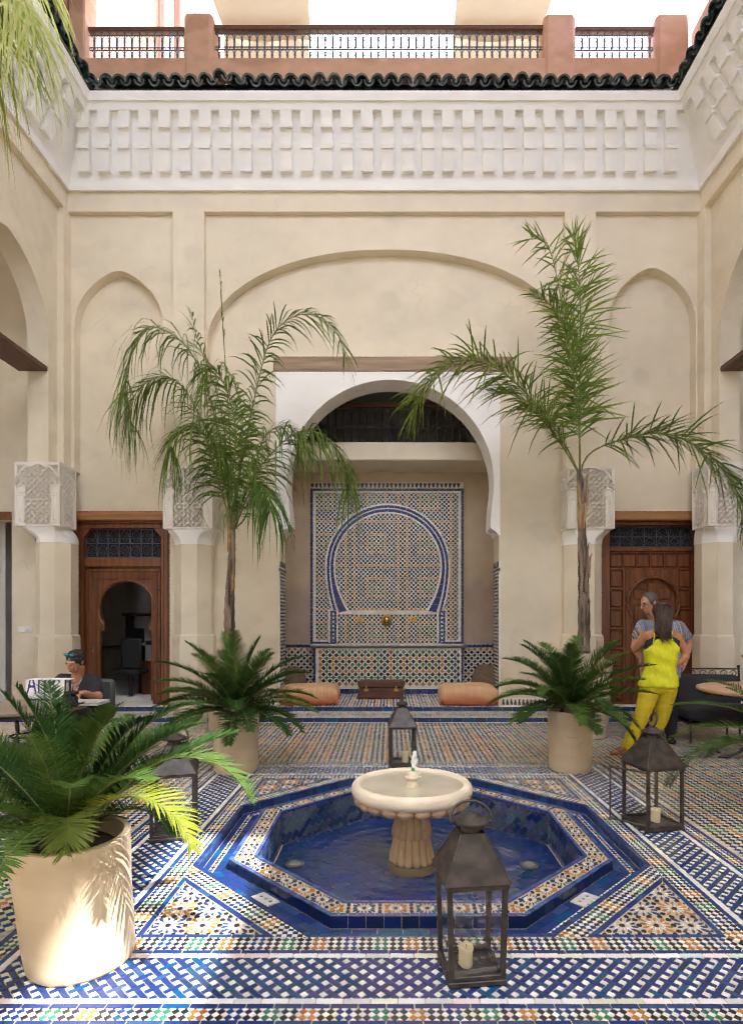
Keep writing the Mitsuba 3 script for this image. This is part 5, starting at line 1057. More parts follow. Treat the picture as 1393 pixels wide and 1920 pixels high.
# ---------------------------------------------------------------- iron chairs and tables
def scroll(c, r, u, turns=1.3, hand=1, n=22):
    a = np.linspace(0, turns * 2 * math.pi, n); rr = r * (1 - .78 * a / a[-1]); return np.asarray(c) + np.outer(hand * rr * np.cos(a), u) + np.outer(rr * np.sin(a), [0, 0, 1])
def armchair(key, label, x, y, yaw, w=.72, d=.62, group='black iron armchairs'):
    o = thing(key, label, 'armchair', group); M = rotz(yaw, (x, y, 0)); P_ = lambda k, m, mt, sm=False: put(o + '__' + k, m.move(M), mt, sm); h = w / 2
    for sx in (-1, 1):
        P_('leg', MB().tube([[sx * (h - .03), -d / 2 + .02, .0], [sx * (h - .03), -d / 2 + .02, .26]], .011, 8), 'iron')
        P_('leg', MB().tube([[sx * (h - .01), d / 2, .0], [sx * (h - .01), d / 2, .30], [sx * (h), d / 2 + .05, .80]], .013, 8), 'iron'); P_('finial', MB().sphere((sx * h, d / 2 + .051, .815), .021), 'iron', True)
    P_('leg', MB().tube([[0, -d / 2 + .02, 0], [0, -d / 2 + .02, .26]], .010, 8), 'iron')
    m = MB(); m.box(-h, h, -d / 2, d / 2, .20, .225, .004); m.tube([[-h, d / 2 + .05, .785], [h, d / 2 + .05, .785]], .010, 8); m.tube([[-h, d / 2 + .044, .675], [h, d / 2 + .044, .675]], .008, 8); P_('frame', m, 'iron')
    m = MB(); k = 7
    for i in range(k):
        xx = -h + (i + .5) * w / k; m.tube(scroll((xx, d / 2 + .047, .728), .045, [1, 0, 0], 1.2, 1 if i % 2 else -1), .006, 5)
    P_('scrollwork', m, 'iron', True)
    def pad(s, c, rx):
        n, q = 32, 16; u, v = np.meshgrid(np.linspace(-math.pi, math.pi, n), np.linspace(-math.pi / 2, math.pi / 2, q)); sg = lambda a, p: np.sign(a) * np.abs(a) ** p
        p = np.stack([s[0] / 2 * sg(np.cos(v), .35) * sg(np.cos(u), .3), s[1] / 2 * sg(np.cos(v), .35) * sg(np.sin(u), .3), s[2] / 2 * sg(np.sin(v), .6)], -1); p = p * (1 + .04 * (meshkit.fbm(p * 8, 3)[..., None] - .5))
        p = p.reshape(-1, 3) @ trimesh.transformations.euler_matrix(rx, 0, 0)[:3, :3].T + c; idx = np.arange(n * q).reshape(q, n); return MB().add(p, np.stack([idx[:-1, :-1], idx[:-1, 1:], idx[1:, 1:], idx[1:, :-1]], -1).reshape(-1, 4))
    P_('seat_cushion', pad((w + .02, d + .06, .17), (0, -.02, .315), 0), 'dark_fabric', True); P_('back_cushion', pad((w - .03, .36, .13), (0, d / 2 - .03, .545), 1.42), 'dark_fabric', True)
    return o
armchair('iron_armchair', 'black iron armchair with dark cushions beside the round table at right', 3.80, 6.95, -.10, w=.84, d=.62)
armchair('iron_armchair', 'black iron armchair with ball finials at the left edge, behind the big cycad', -3.27, 4.62, 2.9, w=.62, d=.55)
def round_table(label, x, y, r, z, top, tcat='table'):
    o = thing('round_table', label, 'table', 'round iron tables'); put(o + '__top', MB().lathe([(.001, z - .035), (r - .015, z - .035), (r, z - .025), (r, z - .006), (r - .008, z), (.001, z)], (x, y, 0), 72), top, 30)
    put(o + '__rim', MB().lathe([(r - .05, z - .06), (r - .02, z - .06), (r - .02, z - .035), (r - .05, z - .035), (r - .05, z - .06)], (x, y, 0), 48), 'iron', 30)
    for k in range(4):
        a = k * math.pi / 2 + 3.0; c, s = math.cos(a), math.sin(a); pr = [(.52, .03), (.56, .05), (.55, .085), (.50, .09), (.47, .05), (.47, .012), (.40, .012), (.30, .05), (.20, .15), (.13, .30), (.14, .45), (.24, .58), (.36, z - .05)]
        pr = np.array(pr) * [r / .65, 1]; t_ = np.linspace(0, len(pr) - 1, 40); rr = np.interp(t_, range(len(pr)), pr[:, 0]); zz = np.interp(t_, range(len(pr)), pr[:, 1])
        put(o + '__leg', MB().tube(np.c_[x + rr * c, y + rr * s, zz], .013, 8), 'iron', True)
    put(o + '__ring', MB().tube([[x + .135 * math.cos(a), y + .135 * math.sin(a), .32] for a in np.linspace(0, 2 * math.pi, 25)], .009, 6), 'iron', True)
round_table('round stone topped table on curled iron legs at the right edge', 3.77, 5.90, .66, .705, 'table_top')
round_table('pale round table at left with the white bag on it', -3.36, 5.50, .52, .60, 'table_pale')
bg = thing('messenger_bag', 'white messenger bag with cropped blue lettering on the left table', 'bag'); bx0, bx1, by = X(57, 5.35), X(131, 5.35), 5.27
h0 = .603; k_ = 1.19; put(bg + '__body', MB().box(bx0 + .012, bx1 - .005, by + .02, by + .14, h0, h0 + k_ * .19, .02), 'bag_white', 40)
fl = MB(); fl.poly(Polygon([(bx0, h0 + k_ * .07), (bx1 - .05, h0 + k_ * .065), (bx1 - .02, h0 + k_ * .08), (bx1, h0 + k_ * .13), (bx1 + .004, h0 + k_ * .215), (bx0 + .008, h0 + k_ * .215)]), .014, 'xz', by); fl.box(bx0 + .008, bx1 + .003, by, by + .15, h0 + k_ * .205, h0 + k_ * .216, .004); put(bg + '__flap', fl, 'bag_white')
put(bg + '__trim', MB().tube([[bx0, by - .002, h0 + k_ * .068], [bx1 - .05, by - .002, h0 + k_ * .063], [bx1 - .02, by - .002, h0 + k_ * .078], [bx1 + .002, by - .002, h0 + k_ * .13], [bx1 + .005, by - .002, h0 + k_ * .212]], .006, 6), 'black_fabric')
put(bg + '__patch', MB().box(bx1 - .108, bx1 - .052, by - .005, by + .002, h0 + k_ * .083, h0 + k_ * .103, .002), 'black_fabric'); put(bg + '__patch_print', MB().mesh(meshkit.text_mesh('----', .009, .001)).move(trimesh.transformations.euler_matrix(math.pi / 2, 0, 0)).move(trimesh.transformations.translation_matrix((bx1 - .098, by - .0055, h0 + k_ * .089))), 'office_plastic')
put(bg + '__buckle', MB().box(bx1 - .11, bx1 - .03, by + .004, by + .02, h0 + k_ * .02, h0 + k_ * .045, .004), 'black_fabric')
tm = meshkit.text_mesh('Arpc', .178, .0015); tw_ = tm.bounds[1][0] - tm.bounds[0][0]; tm.apply_transform(trimesh.transformations.scale_matrix(.295 / tw_, direction=[1, 0, 0]))
tm = trimesh.intersections.slice_mesh_plane(tm, [0, -1, 0], [0, .116, 0]); tm.apply_translation((-tm.bounds[0][0], 0, 0)); tm.apply_transform(trimesh.transformations.euler_matrix(math.pi / 2, 0, 0)); tm.apply_translation((bx0 + .018, by - .0012, h0 + k_ * .115))
put(bg + '__lettering', MB().mesh(tm), 'bag_blue', label='large cropped blue letters on the bag flap')
st_ = MB(); st_.tube([[bx1 + .01, by + .06, h0 + .23], [bx1 + .045, by + .0, h0 + .19], [bx1 + .05, by - .01, h0 + .06], [bx1 + .075, by + .02, h0 + .03], [bx1 + .13, by + .08, h0 + .04]], .009, 6); put(bg + '__strap', st_, 'black_fabric', True)
lp = thing('laptop', 'grey folded laptop under the hands of the seated man', 'laptop'); put(lp + '__base', MB().box(-3.02, -2.66, 5.40, 5.64, .606, .624, .004), 'office_plastic'); put(lp + '__lid', MB().box(-3.02, -2.66, 5.41, 5.64, .626, .637, .004), 'office_plastic')
cs = thing('camera_case', 'black camera case on the left table beside the white bag', 'case'); put(cs + '__body', MB().box(-2.93, -2.81, 5.28, 5.37, .606, .715, .02), 'black_fabric', 40); put(cs + '__lid', MB().box(-2.935, -2.805, 5.275, 5.375, .718, .750, .012), 'black_fabric', 40)
mc = thing('green_chair', 'dark green padded chair that the seated man sits on', 'chair'); put(mc + '__back', MB().box(-3.52, -3.04, 6.52, 6.60, .30, .735, .03), 'green_leather', 40); put(mc + '__seat', MB().box(-3.55, -3.01, 6.02, 6.52, .27, .34, .03), 'green_leather', 40)
for sx in (-3.50, -3.06):
    for sy in (6.06, 6.56): put(mc + '__leg', MB().tube([[sx, sy, .0], [sx, sy, .28]], .016, 8), 'iron')
# ---------------------------------------------------------------- plants
def leafmat(name, c1, c2, trans=.55, rough=.4):
    scene[name] = {'type': 'principledthin', 'base_color': mikit.proc(lambda p, n, uv: mix(c1, c2, fbm(p.x * 16, p.y * 16, p.z * 16, 2))), 'roughness': rough, 'diff_trans': trans, 'spec_trans': 0.0, 'eta': 1.45}
leafmat('leaf_dark', (0.014, 0.042, 0.011), (0.050, 0.105, 0.028), .4)
leafmat('leaf_mid', (0.034, 0.080, 0.015), (0.105, 0.175, 0.040), .5)
leafmat('leaf_palm', (0.062, 0.118, 0.021), (0.18, 0.25, 0.058), .6)
leafmat('leaf_light', (0.10, 0.17, 0.03), (0.25, 0.32, 0.075), .7)
leafmat('leaf_sunlit', (0.18, 0.23, 0.025), (0.36, 0.38, 0.055), .8)  # sunlit tone of the fronds put into the leaf colour
leafmat('leaf_sunlit_pale', (0.30, 0.38, 0.07), (0.66, 0.66, 0.36), 1.0)  # glare of sunlit leaves painted into the colour
leafmat('leaf_stem', (0.10, 0.13, 0.035), (0.20, 0.21, 0.075), .1)
mat('leaf_dry', mikit.proc(lambda p, n, uv: mix((0.20, 0.12, 0.055), (0.42, 0.27, 0.13), noise(p.x * 20, p.y * 20, p.z * 20))), 0.8)
def spline(P, n):
    from scipy.interpolate import CubicSpline
    P = np.asarray(P, float); s = np.r_[0, np.cumsum(np.linalg.norm(np.diff(P, axis=0), axis=1))]; return CubicSpline(s / s[-1], P)(np.linspace(0, 1, n))
def frond(P, nl, ln, wd, alpha, beta=.25, droop=.3, t0=.15, up=(0, 0, 1), seg=4, rng=R, sway=.12, both=True, r0=.010):
    """leaflets (v, f) and midrib of a feather leaf along the points P; ln(t) length, alpha(t) angle from the midrib."""
    C = spline(P, 120); n = nl; t = np.linspace(t0, 1, n) + rng.normal(0, .002, n); t = np.clip(t, 0, 1)
    ip = lambda A, q: np.stack([np.interp(q, np.linspace(0, 1, len(A)), A[:, k]) for k in range(3)], -1)
    Tn = np.gradient(C, axis=0); Tn /= np.linalg.norm(Tn, axis=1, keepdims=True)
    V, Fs, off = [], [], 0
    for sd in (-1, 1):
        tt = np.clip(t + sd * .004, 0, 1); p = ip(C, tt); T_ = ip(Tn, tt); T_ /= np.linalg.norm(T_, axis=1, keepdims=True)
        N = np.asarray(up, float) - (T_ @ np.asarray(up, float))[:, None] * T_; N /= np.linalg.norm(N, axis=1, keepdims=True) + 1e-9
        S = np.cross(T_, N) * sd; a = alpha(tt) + rng.normal(0, sway, n); b = beta + rng.normal(0, sway * 1.3, n)
        D = np.cos(a)[:, None] * T_ + np.sin(a)[:, None] * (np.cos(b)[:, None] * S + np.sin(b)[:, None] * N); L = ln(tt) * rng.uniform(.85, 1.1, n)
        Wd = T_ - (T_ * D).sum(1)[:, None] * D; Wd /= np.linalg.norm(Wd, axis=1, keepdims=True) + 1e-9
        s = np.linspace(0, 1, seg + 1); prof = np.array([.55, 1, .92, .62, .06]) if seg == 4 else np.interp(s, [0, .25, .6, 1], [.6, 1, .8, .05])
        dr_ = droop * rng.uniform(.6, 1.4, n)
        c = p[:, None] + D[:, None] * (L[:, None, None] * s[None, :, None]) ; c[..., 2] -= (dr_ * L)[:, None] * s[None] ** 2
        horiz = np.sqrt(np.maximum(0.05, 1 - (dr_[:, None] * s[None]) ** 2 * .5)); c[..., :2] = p[:, None, :2] + (c[..., :2] - p[:, None, :2]) * horiz[..., None]
        h = Wd[:, None] * (wd * .5 * prof)[None, :, None]; v = np.stack([c - h, c + h], 2).reshape(n, -1, 3)
        f = np.array([[2 * i, 2 * i + 1, 2 * i + 3, 2 * i + 2] for i in range(seg)])
        V.append(v.reshape(-1, 3)); Fs.append((f[None] + (np.arange(n) * 2 * (seg + 1))[:, None, None]).reshape(-1, 4) + off); off += n * 2 * (seg + 1)
    return (np.vstack(V), np.vstack(Fs)), C
def add_frond(o, P, mat_, r0=.008, stem='leaf_stem', name='frond', **kw):
    (v, f), C = frond(P, **kw); k = put(f'{o}__{name}', MB().add(v, f), mat_); put(k + '__midrib', MB().tube(C[::5], np.linspace(r0, r0 * .25, len(C[::5])), 5), stem)
def cycad(label, x, y, z, n, L, seed, mats, nl=58, spread=(0.05, 1.5), ll=.17, special=(), az=None, wd=.0095, elmax=1.45, thin=False):
    o = thing('cycad', label, 'cycad', 'cycads in clay pots'); g = np.random.default_rng(seed)
    put(o + '__trunk', MB().lathe([(.001, -.1), (.085, -.09), (.10, .0), (.085, .05), (.04, .085), (.001, .09)], (x, y, z), 24, rfn=lambda th, r, zz: (r * (1 + .10 * np.sin(9 * th + 60 * zz)), zz)), 'palm_trunk', True)
    for i in range(n):
        e = (i + .5) / n; phi = i * 2.39996 + g.normal(0, .15) if az is None else az[i % len(az)] + g.normal(0, .1); el = elmax * (1 - e ** .8 * spread[1] / 1.57) + g.normal(0, .05); bend = .70 + (.60 - .35 * (math.sin(phi) < -.2)) * e + g.normal(0, .12); l = L * g.uniform(.86, 1.05) * (1 - .15 * (e > .8))
        s = np.linspace(0, 1, 9); ang = el - bend * s ** 1.3; d = np.c_[np.cos(ang) * math.cos(phi), np.cos(ang) * math.sin(phi), np.sin(ang)] * l / 8; P = np.vstack([[0, 0, 0], np.cumsum(d, 0)])[:9] + [x + .03 * math.cos(phi), y + .03 * math.sin(phi), z + .05]
        if thin and ((math.sin(phi) < .25 and e > .60) or (math.cos(phi) > .5 and e > .22)): continue
        add_frond(o, P, mats[int(g.integers(len(mats)))], r0=.006, nl=nl, ln=lambda t: ll * L * np.clip(np.sin(math.pi * np.clip(.10 + .86 * t, 0, 1)) ** .6, .2, 1), wd=wd * L / .9, alpha=lambda t: 1.25 - .55 * t, beta=.38, droop=.10, t0=.12, seg=3, rng=g, sway=.05)
    return o
leaf_mix = ['leaf_dark', 'leaf_dark', 'leaf_mid', 'leaf_mid']
c1 = cycad('large dark green cycad in the left foreground pot, its nearest fronds in sun', -1.325, 2.44, .46, 50, .82, 11, leaf_mix, nl=76, elmax=1.0, thin=True)
g1 = np.random.default_rng(5)
def px_frond(o, pts, mat_, Y, **kw):
    P = [[X(a, y_), y_, Z(b, y_)] for a, b, y_ in [(q[0], q[1], Y + (q[2] if len(q) > 2 else 0)) for q in pts]]; add_frond(o, P, mat_, **kw)
cyc = dict(nl=60, ln=lambda t: .155 * np.clip(np.sin(math.pi * np.clip(.10 + .86 * t, 0, 1)) ** .6, .2, 1), wd=.0095, alpha=lambda t: 1.2 - .5 * t, beta=.35, droop=.15, t0=.12, seg=3, sway=.05, r0=.006)
px_frond(c1, [(140, 1555, -.05), (210, 1500, -.15), (280, 1500, -.22), (330, 1535, -.25), (358, 1590, -.27)], 'leaf_sunlit', 2.42, **cyc)
px_frond(c1, [(120, 1570, -.1), (124, 1535, -.22), (126, 1545, -.30), (122, 1600, -.33)], 'leaf_light', 2.42, **{**cyc, 'alpha': lambda t: 1.3 - .4 * t})
px_frond(c1, [(160, 1550, 0), (230, 1480, .0), (310, 1425, .0), (400, 1430, .0), (468, 1500, .0)], 'leaf_mid', 2.45, **cyc)
px_frond(c1, [(150, 1550, 0), (220, 1430, .1), (300, 1340, .15), (375, 1322, .15)], 'leaf_dark', 2.45, **cyc)
px_frond(c1, [(120, 1540, 0), (100, 1420, .05), (70, 1350, .05), (30, 1288, 0)], 'leaf_dark', 2.45, **cyc)
px_frond(c1, [(140, 1540, 0), (160, 1430, .0), (190, 1365, 0), (212, 1325, -.05)], 'leaf_mid', 2.45, **cyc)
for pts, mt in (([(120, 1540, 0), (90, 1440, .1), (50, 1360, .1), (5, 1300, .05)], 'leaf_dark'), ([(130, 1540, 0), (150, 1450, .1), (162, 1390, .1), (172, 1342, .1)], 'leaf_mid'), ([(140, 1540, 0), (190, 1440, .05), (240, 1370, .05), (290, 1345, 0)], 'leaf_dark'), ([(110, 1540, 0), (40, 1450, .1), (-30, 1390, .1), (-90, 1380, .1)], 'leaf_mid'), ([(130, 1540, .1), (118, 1440, .2), (112, 1380, .25), (104, 1326, .25)], 'leaf_dark')): px_frond(c1, pts, mt, 2.5, **cyc)
cycad('dark green cycad with stiff fronds in front of the left palm', -1.418, 5.47, .50, 40, .80, 21, leaf_mix, nl=52, wd=.014, ll=.20)
cycad('dark green cycad with stiff fronds in front of the right palm', 1.668, 5.52, .52, 40, .80, 34, leaf_mix, nl=52, wd=.014, ll=.20)
c4 = cycad('cycad reaching into the picture from the right edge', 3.02, 4.30, .38, 16, .92, 44, leaf_mix, nl=44)
px_frond(c4, [(1470, 1420, 0), (1420, 1350, 0), (1340, 1322, 0), (1262, 1322, .05)], 'leaf_mid', 4.25, **{**cyc, 'ln': lambda t: .13 * np.sin(math.pi * np.clip(.1 + .86 * t, 0, 1)) ** .6})
px_frond(c4, [(1470, 1430, 0), (1420, 1395, 0), (1340, 1400, 0), (1255, 1470, -.05)], 'leaf_dark', 4.10, **{**cyc, 'ln': lambda t: .16 * np.sin(math.pi * np.clip(.1 + .86 * t, 0, 1)) ** .6})

def palm_stem(o, pts, Y, rr):
    P = np.array([[X(a, Y), Y, Z(b, Y)] for a, b in pts]); C = spline(P, 40); r_ = np.interp(np.linspace(0, 1, 40), np.linspace(0, 1, len(rr)), rr)
    m = MB(); m.tube(C, r_ * (1 + .07 * np.sin(np.arange(40) * 1.9)), 14); put(o + '__trunk', m, 'palm_trunk', True)
    g = np.random.default_rng(3)
    for k in range(9):   # torn leaf bases clinging to the trunk
        i = int(g.integers(4, 34)); a = g.uniform(math.pi, 2 * math.pi); c = C[i]; d = np.array([math.cos(a), math.sin(a), 0]); l = g.uniform(.25, .55); rr_ = r_[i]
        q = np.array([c + d * rr_ * .9, c + d * rr_ * 1.08 + [0, 0, l * .4], c + d * (rr_ * 1.0 + .02) + [0, 0, l * .8], c + d * (rr_ + .05) + [0, 0, l]])
        put(o + '__leaf_base', MB().tube(q, [.03, .024, .015, .004], 6), 'leaf_dry' if k % 3 == 0 else 'palm_trunk', True)
pk = lambda L: (lambda t: 1.3 * L * np.clip(np.sin(math.pi * np.clip(.16 + .74 * t, 0, 1)) ** .7, .25, 1))
p1 = thing('palm_tree', 'slender palm with drooping feather fronds in the left pot before the back wall', 'palm tree', 'potted palm trees'); Y1 = 7.25
palm_stem(p1, [(434, 1225), (430, 1150), (434, 1060), (436, 985), (434, 940)], Y1, [.068, .064, .050, .036, .028])
kw = dict(beta=.10, droop=.75, t0=.20, sway=.20, wd=.020, r0=.012)
def PF(o, Y, pts, mat_, L, nl=46, al=lambda t: 1.15 - .55 * t, **k2): px_frond(o, pts, mat_, Y, nl=int(nl * 1.3), ln=pk(L), alpha=al, **{**kw, **k2})
PF(p1, Y1, [(432, 990), (420, 860, -.02), (385, 720, -.06), (335, 635, -.12), (285, 612, -.2), (245, 660, -.3), (232, 740, -.36)], 'leaf_palm', .62, 58, droop=1.0)
PF(p1, Y1, [(432, 985), (415, 880, .05), (370, 770, .1), (310, 705, .1), (265, 725, .1), (250, 800, .1)], 'leaf_palm', .58, 54, droop=1.0)
PF(p1, Y1, [(434, 985), (424, 850, .0), (405, 730, .0), (375, 650, .0), (360, 590, 0)], 'leaf_palm', .46, 44, droop=.6)
PF(p1, Y1, [(436, 985), (462, 820, -.05), (490, 690, -.1), (530, 605, -.18), (585, 588, -.25), (632, 625, -.3), (650, 672, -.32)], 'leaf_palm', .44, 52, droop=.6)
PF(p1, Y1, [(438, 990), (470, 905, -.15), (520, 838, -.35), (575, 806, -.5), (628, 836, -.6), (655, 905, -.65)], 'leaf_palm', .60, 54, droop=.9)
PF(p1, Y1, [(434, 990), (415, 920, -.1), (395, 850, -.3), (370, 800, -.45), (345, 800, -.55), (325, 850, -.6)], 'leaf_palm', .55, 50, droop=1.0)
PF(p1, Y1, [(436, 985), (445, 900, .1), (455, 800, .2), (440, 720, .25), (420, 680, .3)], 'leaf_light', .42, 40, droop=.7)
PF(p1, Y1, [(438, 990), (460, 940, -.3), (480, 910, -.5), (500, 920, -.7), (505, 960, -.8)], 'leaf_mid', .45, 34, droop=.9)
PF(p1, Y1, [(434, 990), (440, 850, -.3), (428, 740, -.5), (400, 690, -.65), (380, 720, -.75)], 'leaf_palm', .50, 50, droop=.8)
PF(p1, Y1, [(436, 990), (480, 870, .2), (520, 800, .3), (545, 800, .4), (560, 850, .5)], 'leaf_palm', .42, 40, droop=.8)
PF(p1, Y1, [(434, 985), (430, 800), (421, 660), (413, 512)], 'leaf_light', .10, 26, t0=.72, al=lambda t: .10 + 0 * t, droop=0.0)
p2 = thing('palm_tree', 'slender palm with stiff upright feather fronds in the right pot before the back wall', 'palm tree', 'potted palm trees'); Y2 = 7.05
palm_stem(p2, [(1094, 1225), (1095, 1150), (1093, 1060), (1090, 960), (1086, 880)], Y2, [.072, .070, .058, .043, .034])
kw = dict(beta=.22, droop=.16, t0=.20, sway=.13, wd=.019, r0=.012)
up_al = lambda t: 1.22 - .50 * t
PF(p2, Y2, [(1087, 890), (1087, 760), (1088, 620), (1085, 510, -.05), (1074, 440, -.12)], 'leaf_light', .46, 72, al=up_al, beta=.25, droop=.16, sway=.40)
PF(p2, Y2, [(1087, 890), (1082, 760, .05), (1062, 620, .1), (1042, 510, .12), (1012, 448, .15), (985, 450, .15)], 'leaf_light', .45, 66, al=up_al, beta=.2, droop=.18, sway=.40)
PF(p2, Y2, [(1087, 890), (1084, 780, -.1), (1072, 680, -.2), (1045, 590, -.3), (1000, 550, -.38)], 'leaf_palm', .38, 48, al=up_al, beta=.2, droop=.2, sway=.32)
PF(p2, Y2, [(1086, 890), (1045, 810, -.1), (985, 735, -.2), (910, 680, -.3), (845, 680, -.4), (795, 725, -.48), (776, 770, -.5)], 'leaf_light', .53, 100, droop=.45, al=lambda t: 1.15 - .5 * t, sway=.3)
PF(p2, Y2, [(1086, 890), (1050, 830, .1), (1000, 770, .15), (960, 740, .2), (920, 735, .22)], 'leaf_light', .36, 54, droop=.3, al=lambda t: .95 - .35 * t, sway=.2)
PF(p2, Y2, [(1089, 890), (1106, 850, -.1), (1160, 826, -.3), (1240, 812, -.5), (1318, 845, -.7), (1375, 910, -.85), (1400, 985, -.9)], 'leaf_palm', .46, 96, droop=.3, al=lambda t: 1.1 - .45 * t, t0=.18, sway=.28)
put(p2 + '__leaf_base', MB().tube([[X(1094, 7.0), 7.0, Z(990, 7)], [X(1100, 6.98), 6.98, Z(940, 7)], [X(1105, 6.97), 6.97, Z(905, 7)]], [.012, .012, .003], 6), 'leaf_dry')
# palm leaning over the court from the left, only its hanging leaves in view
p3 = thing('palm_tree', 'sunlit pale green palm leaves hanging in from the top left corner', 'palm tree'); Y3 = 3.0
P = np.array([[-3.3, 3.3, 0], [-3.25, 3.25, 2.0], [-3.1, 3.15, 3.6], [-2.9, 3.05, 4.6]]); put(p3 + '__trunk', MB().tube(spline(P, 24), np.linspace(.13, .07, 24), 12), 'palm_trunk', True)
kw = dict(beta=-.05, droop=.75, t0=.25, sway=.22, wd=.013, r0=.010)
for pts, L, mt in (([(-420, 0), (-270, -170), (-130, -190), (-40, -120), (30, -30, -.05), (62, 40, -.1)], .50, 'leaf_sunlit_pale'), ([(-420, 0), (-290, -120), (-170, -110), (-80, -40), (-25, 60, .1), (0, 110, .1)], .48, 'leaf_sunlit'),
                   ([(-420, 0), (-310, -60), (-210, -40), (-130, 30), (-80, 90, .15)], .52, 'leaf_sunlit_pale'), ([(-420, 0), (-270, -210), (-110, -260), (-10, -200), (40, -110, .2), (60, -40, .3)], .5, 'leaf_sunlit_pale'),
                   ([(-420, 0), (-300, -140), (-160, -160), (-60, -90), (0, 0, .25), (20, 70, .3)], .46, 'leaf_light')):
    PF(p3, Y3, pts, mt, L, 44, al=lambda t: .95 - .35 * t)
# ---------------------------------------------------------------- people
def stripe_fn(p, n, uv):
    s = p.x * 46 + p.z * 7 + 1.2 * fbm(p.x * 5, p.y * 5, p.z * 5, 2); k = cell_rand(dr.floor(s), 3, 7); f = s - dr.floor(s)
    c = dr.select(k < .3, mi.Color3f(.13, .17, .25), dr.select(k < .42, mi.Color3f(.30, .19, .13), dr.select(k < .75, mi.Color3f(.21, .25, .29), mi.Color3f(.31, .32, .33))))
    return dr.select(f < .28, mi.Color3f(.035, .05, .12), c) * (.85 + .3 * fbm(p.x * 12, p.y * 12, p.z * 12, 2))
mat('stripe_shirt', mikit.proc(stripe_fn), 0.85)
SPH = trimesh.creation.icosphere(2, 1.0).vertices
def ell(c, r): return SPH * np.broadcast_to(np.asarray(r, float), (3,)) + np.asarray(c, float)
def hull(*cr): return m3.Manifold.hull_points(np.vstack([ell(c, r) for c, r in cr]).astype(np.float32))
def blend(parts, edge=.016, it=12, grow=None):
    M = m3.Manifold.batch_boolean(parts, m3.OpType.Add); M = M.refine_to_length(edge); q = M.to_mesh(); t = trimesh.Trimesh(q.vert_properties[:, :3], q.tri_verts, process=False); t.merge_vertices()
    trimesh.smoothing.filter_taubin(t, .5, -.52, it); return t
def chain(*cr): return [hull(a, b) for a, b in zip(cr[:-1], cr[1:])]
def hand(w, d, nrm, s=1.0, curl=.5, side=1):
    """palm, four bent fingers and a thumb from the wrist w along d; nrm points out of the back of the hand."""
    d = np.asarray(d, float); d /= np.linalg.norm(d); nrm = np.asarray(nrm, float); nrm -= nrm @ d * d; nrm /= np.linalg.norm(nrm); a = np.cross(d, nrm) * side; w = np.asarray(w, float); P = []
    kn = [w + d * .085 * s + a * o * s for o in (-.030, -.010, .010, .030)]
    P.append(hull((w, .022 * s), (w + d * .03 * s + a * .02 * s, .016 * s), (kn[0], .013 * s), (kn[3], .013 * s)))
    for k, (b, L) in enumerate(zip(kn, (.075, .085, .080, .062))):
        e = d.copy(); p = b
        for j, f in enumerate((.45, .33, .25)):
            e = e * math.cos(curl) - nrm * math.sin(curl); q = p + e * L * f * s; P.append(hull((p, (.0098 - .001 * j) * s), (q, (.0090 - .001 * j) * s))); p = q; nrm2 = nrm; nrm = np.cross(a * side, e) if False else nrm
    t0 = w + d * .022 * s - a * .024 * s; t1 = t0 - a * .026 * s + d * .028 * s - nrm * .010 * s; t2 = t1 - a * .008 * s + d * .028 * s - nrm * .006 * s
    P += [hull((t0, .014 * s), (t1, .0115 * s)), hull((t1, .0115 * s), (t2, .009 * s))]; return P
def head_parts(nose=.0, female=False):
    P = [hull(((0, .012, .035), (.072, .092, .082))), hull(((0, -.018, .02), (.064, .07, .075)), ((0, -.030, -.055), (.048, .050, .042)), ((0, -.060, -.092), (.024, .020, .018))), hull(((0, -.070, -.02), (.050, .022, .020)), ((0, -.072, -.05), (.036, .02, .02)))]
    P += [hull(((0, -.092, .008), .0085), ((0, -.112 - nose, -.030), .0125)), hull(((.012, -.098, -.034), .008), ((-.012, -.098, -.034), .008)), hull(((-.034, -.081, .020), (.020, .012, .009)), ((.034, -.081, .020), (.020, .012, .009)))]
    for s in (-1, 1): P += [hull(((s * .072, .012, -.008), (.010, .020, .032)), ((s * .078, .022, .006), (.006, .012, .016)))]
    P += [hull(((0, -.088, -.062), (.022, .008, .006)), ((0, -.088, -.070), (.020, .009, .007)))]
    return P
def pose(M, parts): return [p.transform(np.asarray(M)[:3, :4]) for p in parts]
def hM(c, yaw, pitch, roll=0, s=1.0):
    M = trimesh.transformations.euler_matrix(pitch, roll, yaw, 'sxyz'); M[:3, :3] *= s; M[:3, 3] = c; return M
def face_bits(o, M, closed=False):
    tr = lambda m: m.move(M)
    for s in (-1, 1):
        put(o + '__eye', tr(MB().sphere((s * .031, -.078, .002), (.012, .009, .0075 if not closed else .004))), 'eye_white', True); put(o + '__iris', tr(MB().sphere((s * .031, -.0855, .001), (.0052, .003, .0052))), 'black_gloss', True)
        put(o + '__eyebrow', tr(MB().tube([[s * .014, -.094, .020], [s * .034, -.092, .026], [s * .052, -.080, .020]], [.004, .0045, .002], 6)), 'hair_black', True)
    put(o + '__lips', tr(MB().sphere((0, -.093, -.0635), (.021, .0065, .0035)).sphere((0, -.093, -.070), (.018, .0065, .004))), 'lip', True)

def tousle(h, M, amp):
    q = h.refine_to_length(.007).to_mesh(); v, f = q.vert_properties[:, :3].astype(float), q.tri_verts; t = trimesh.Trimesh(v, f, process=False); t.merge_vertices(); d = t.vertices - [0, .01, .02]; d /= np.linalg.norm(d, axis=1, keepdims=True)
    w = meshkit.fbm(np.c_[t.vertices[:, 0] * 130, t.vertices[:, 1] * 50, t.vertices[:, 2] * 60], 3, 6) - .35; return MB().add(t.vertices + d * (w * amp * 2)[:, None], t.faces).move(M)
def W(px, py, Y): return np.array([X(px, Y), Y, Z(py, Y)])
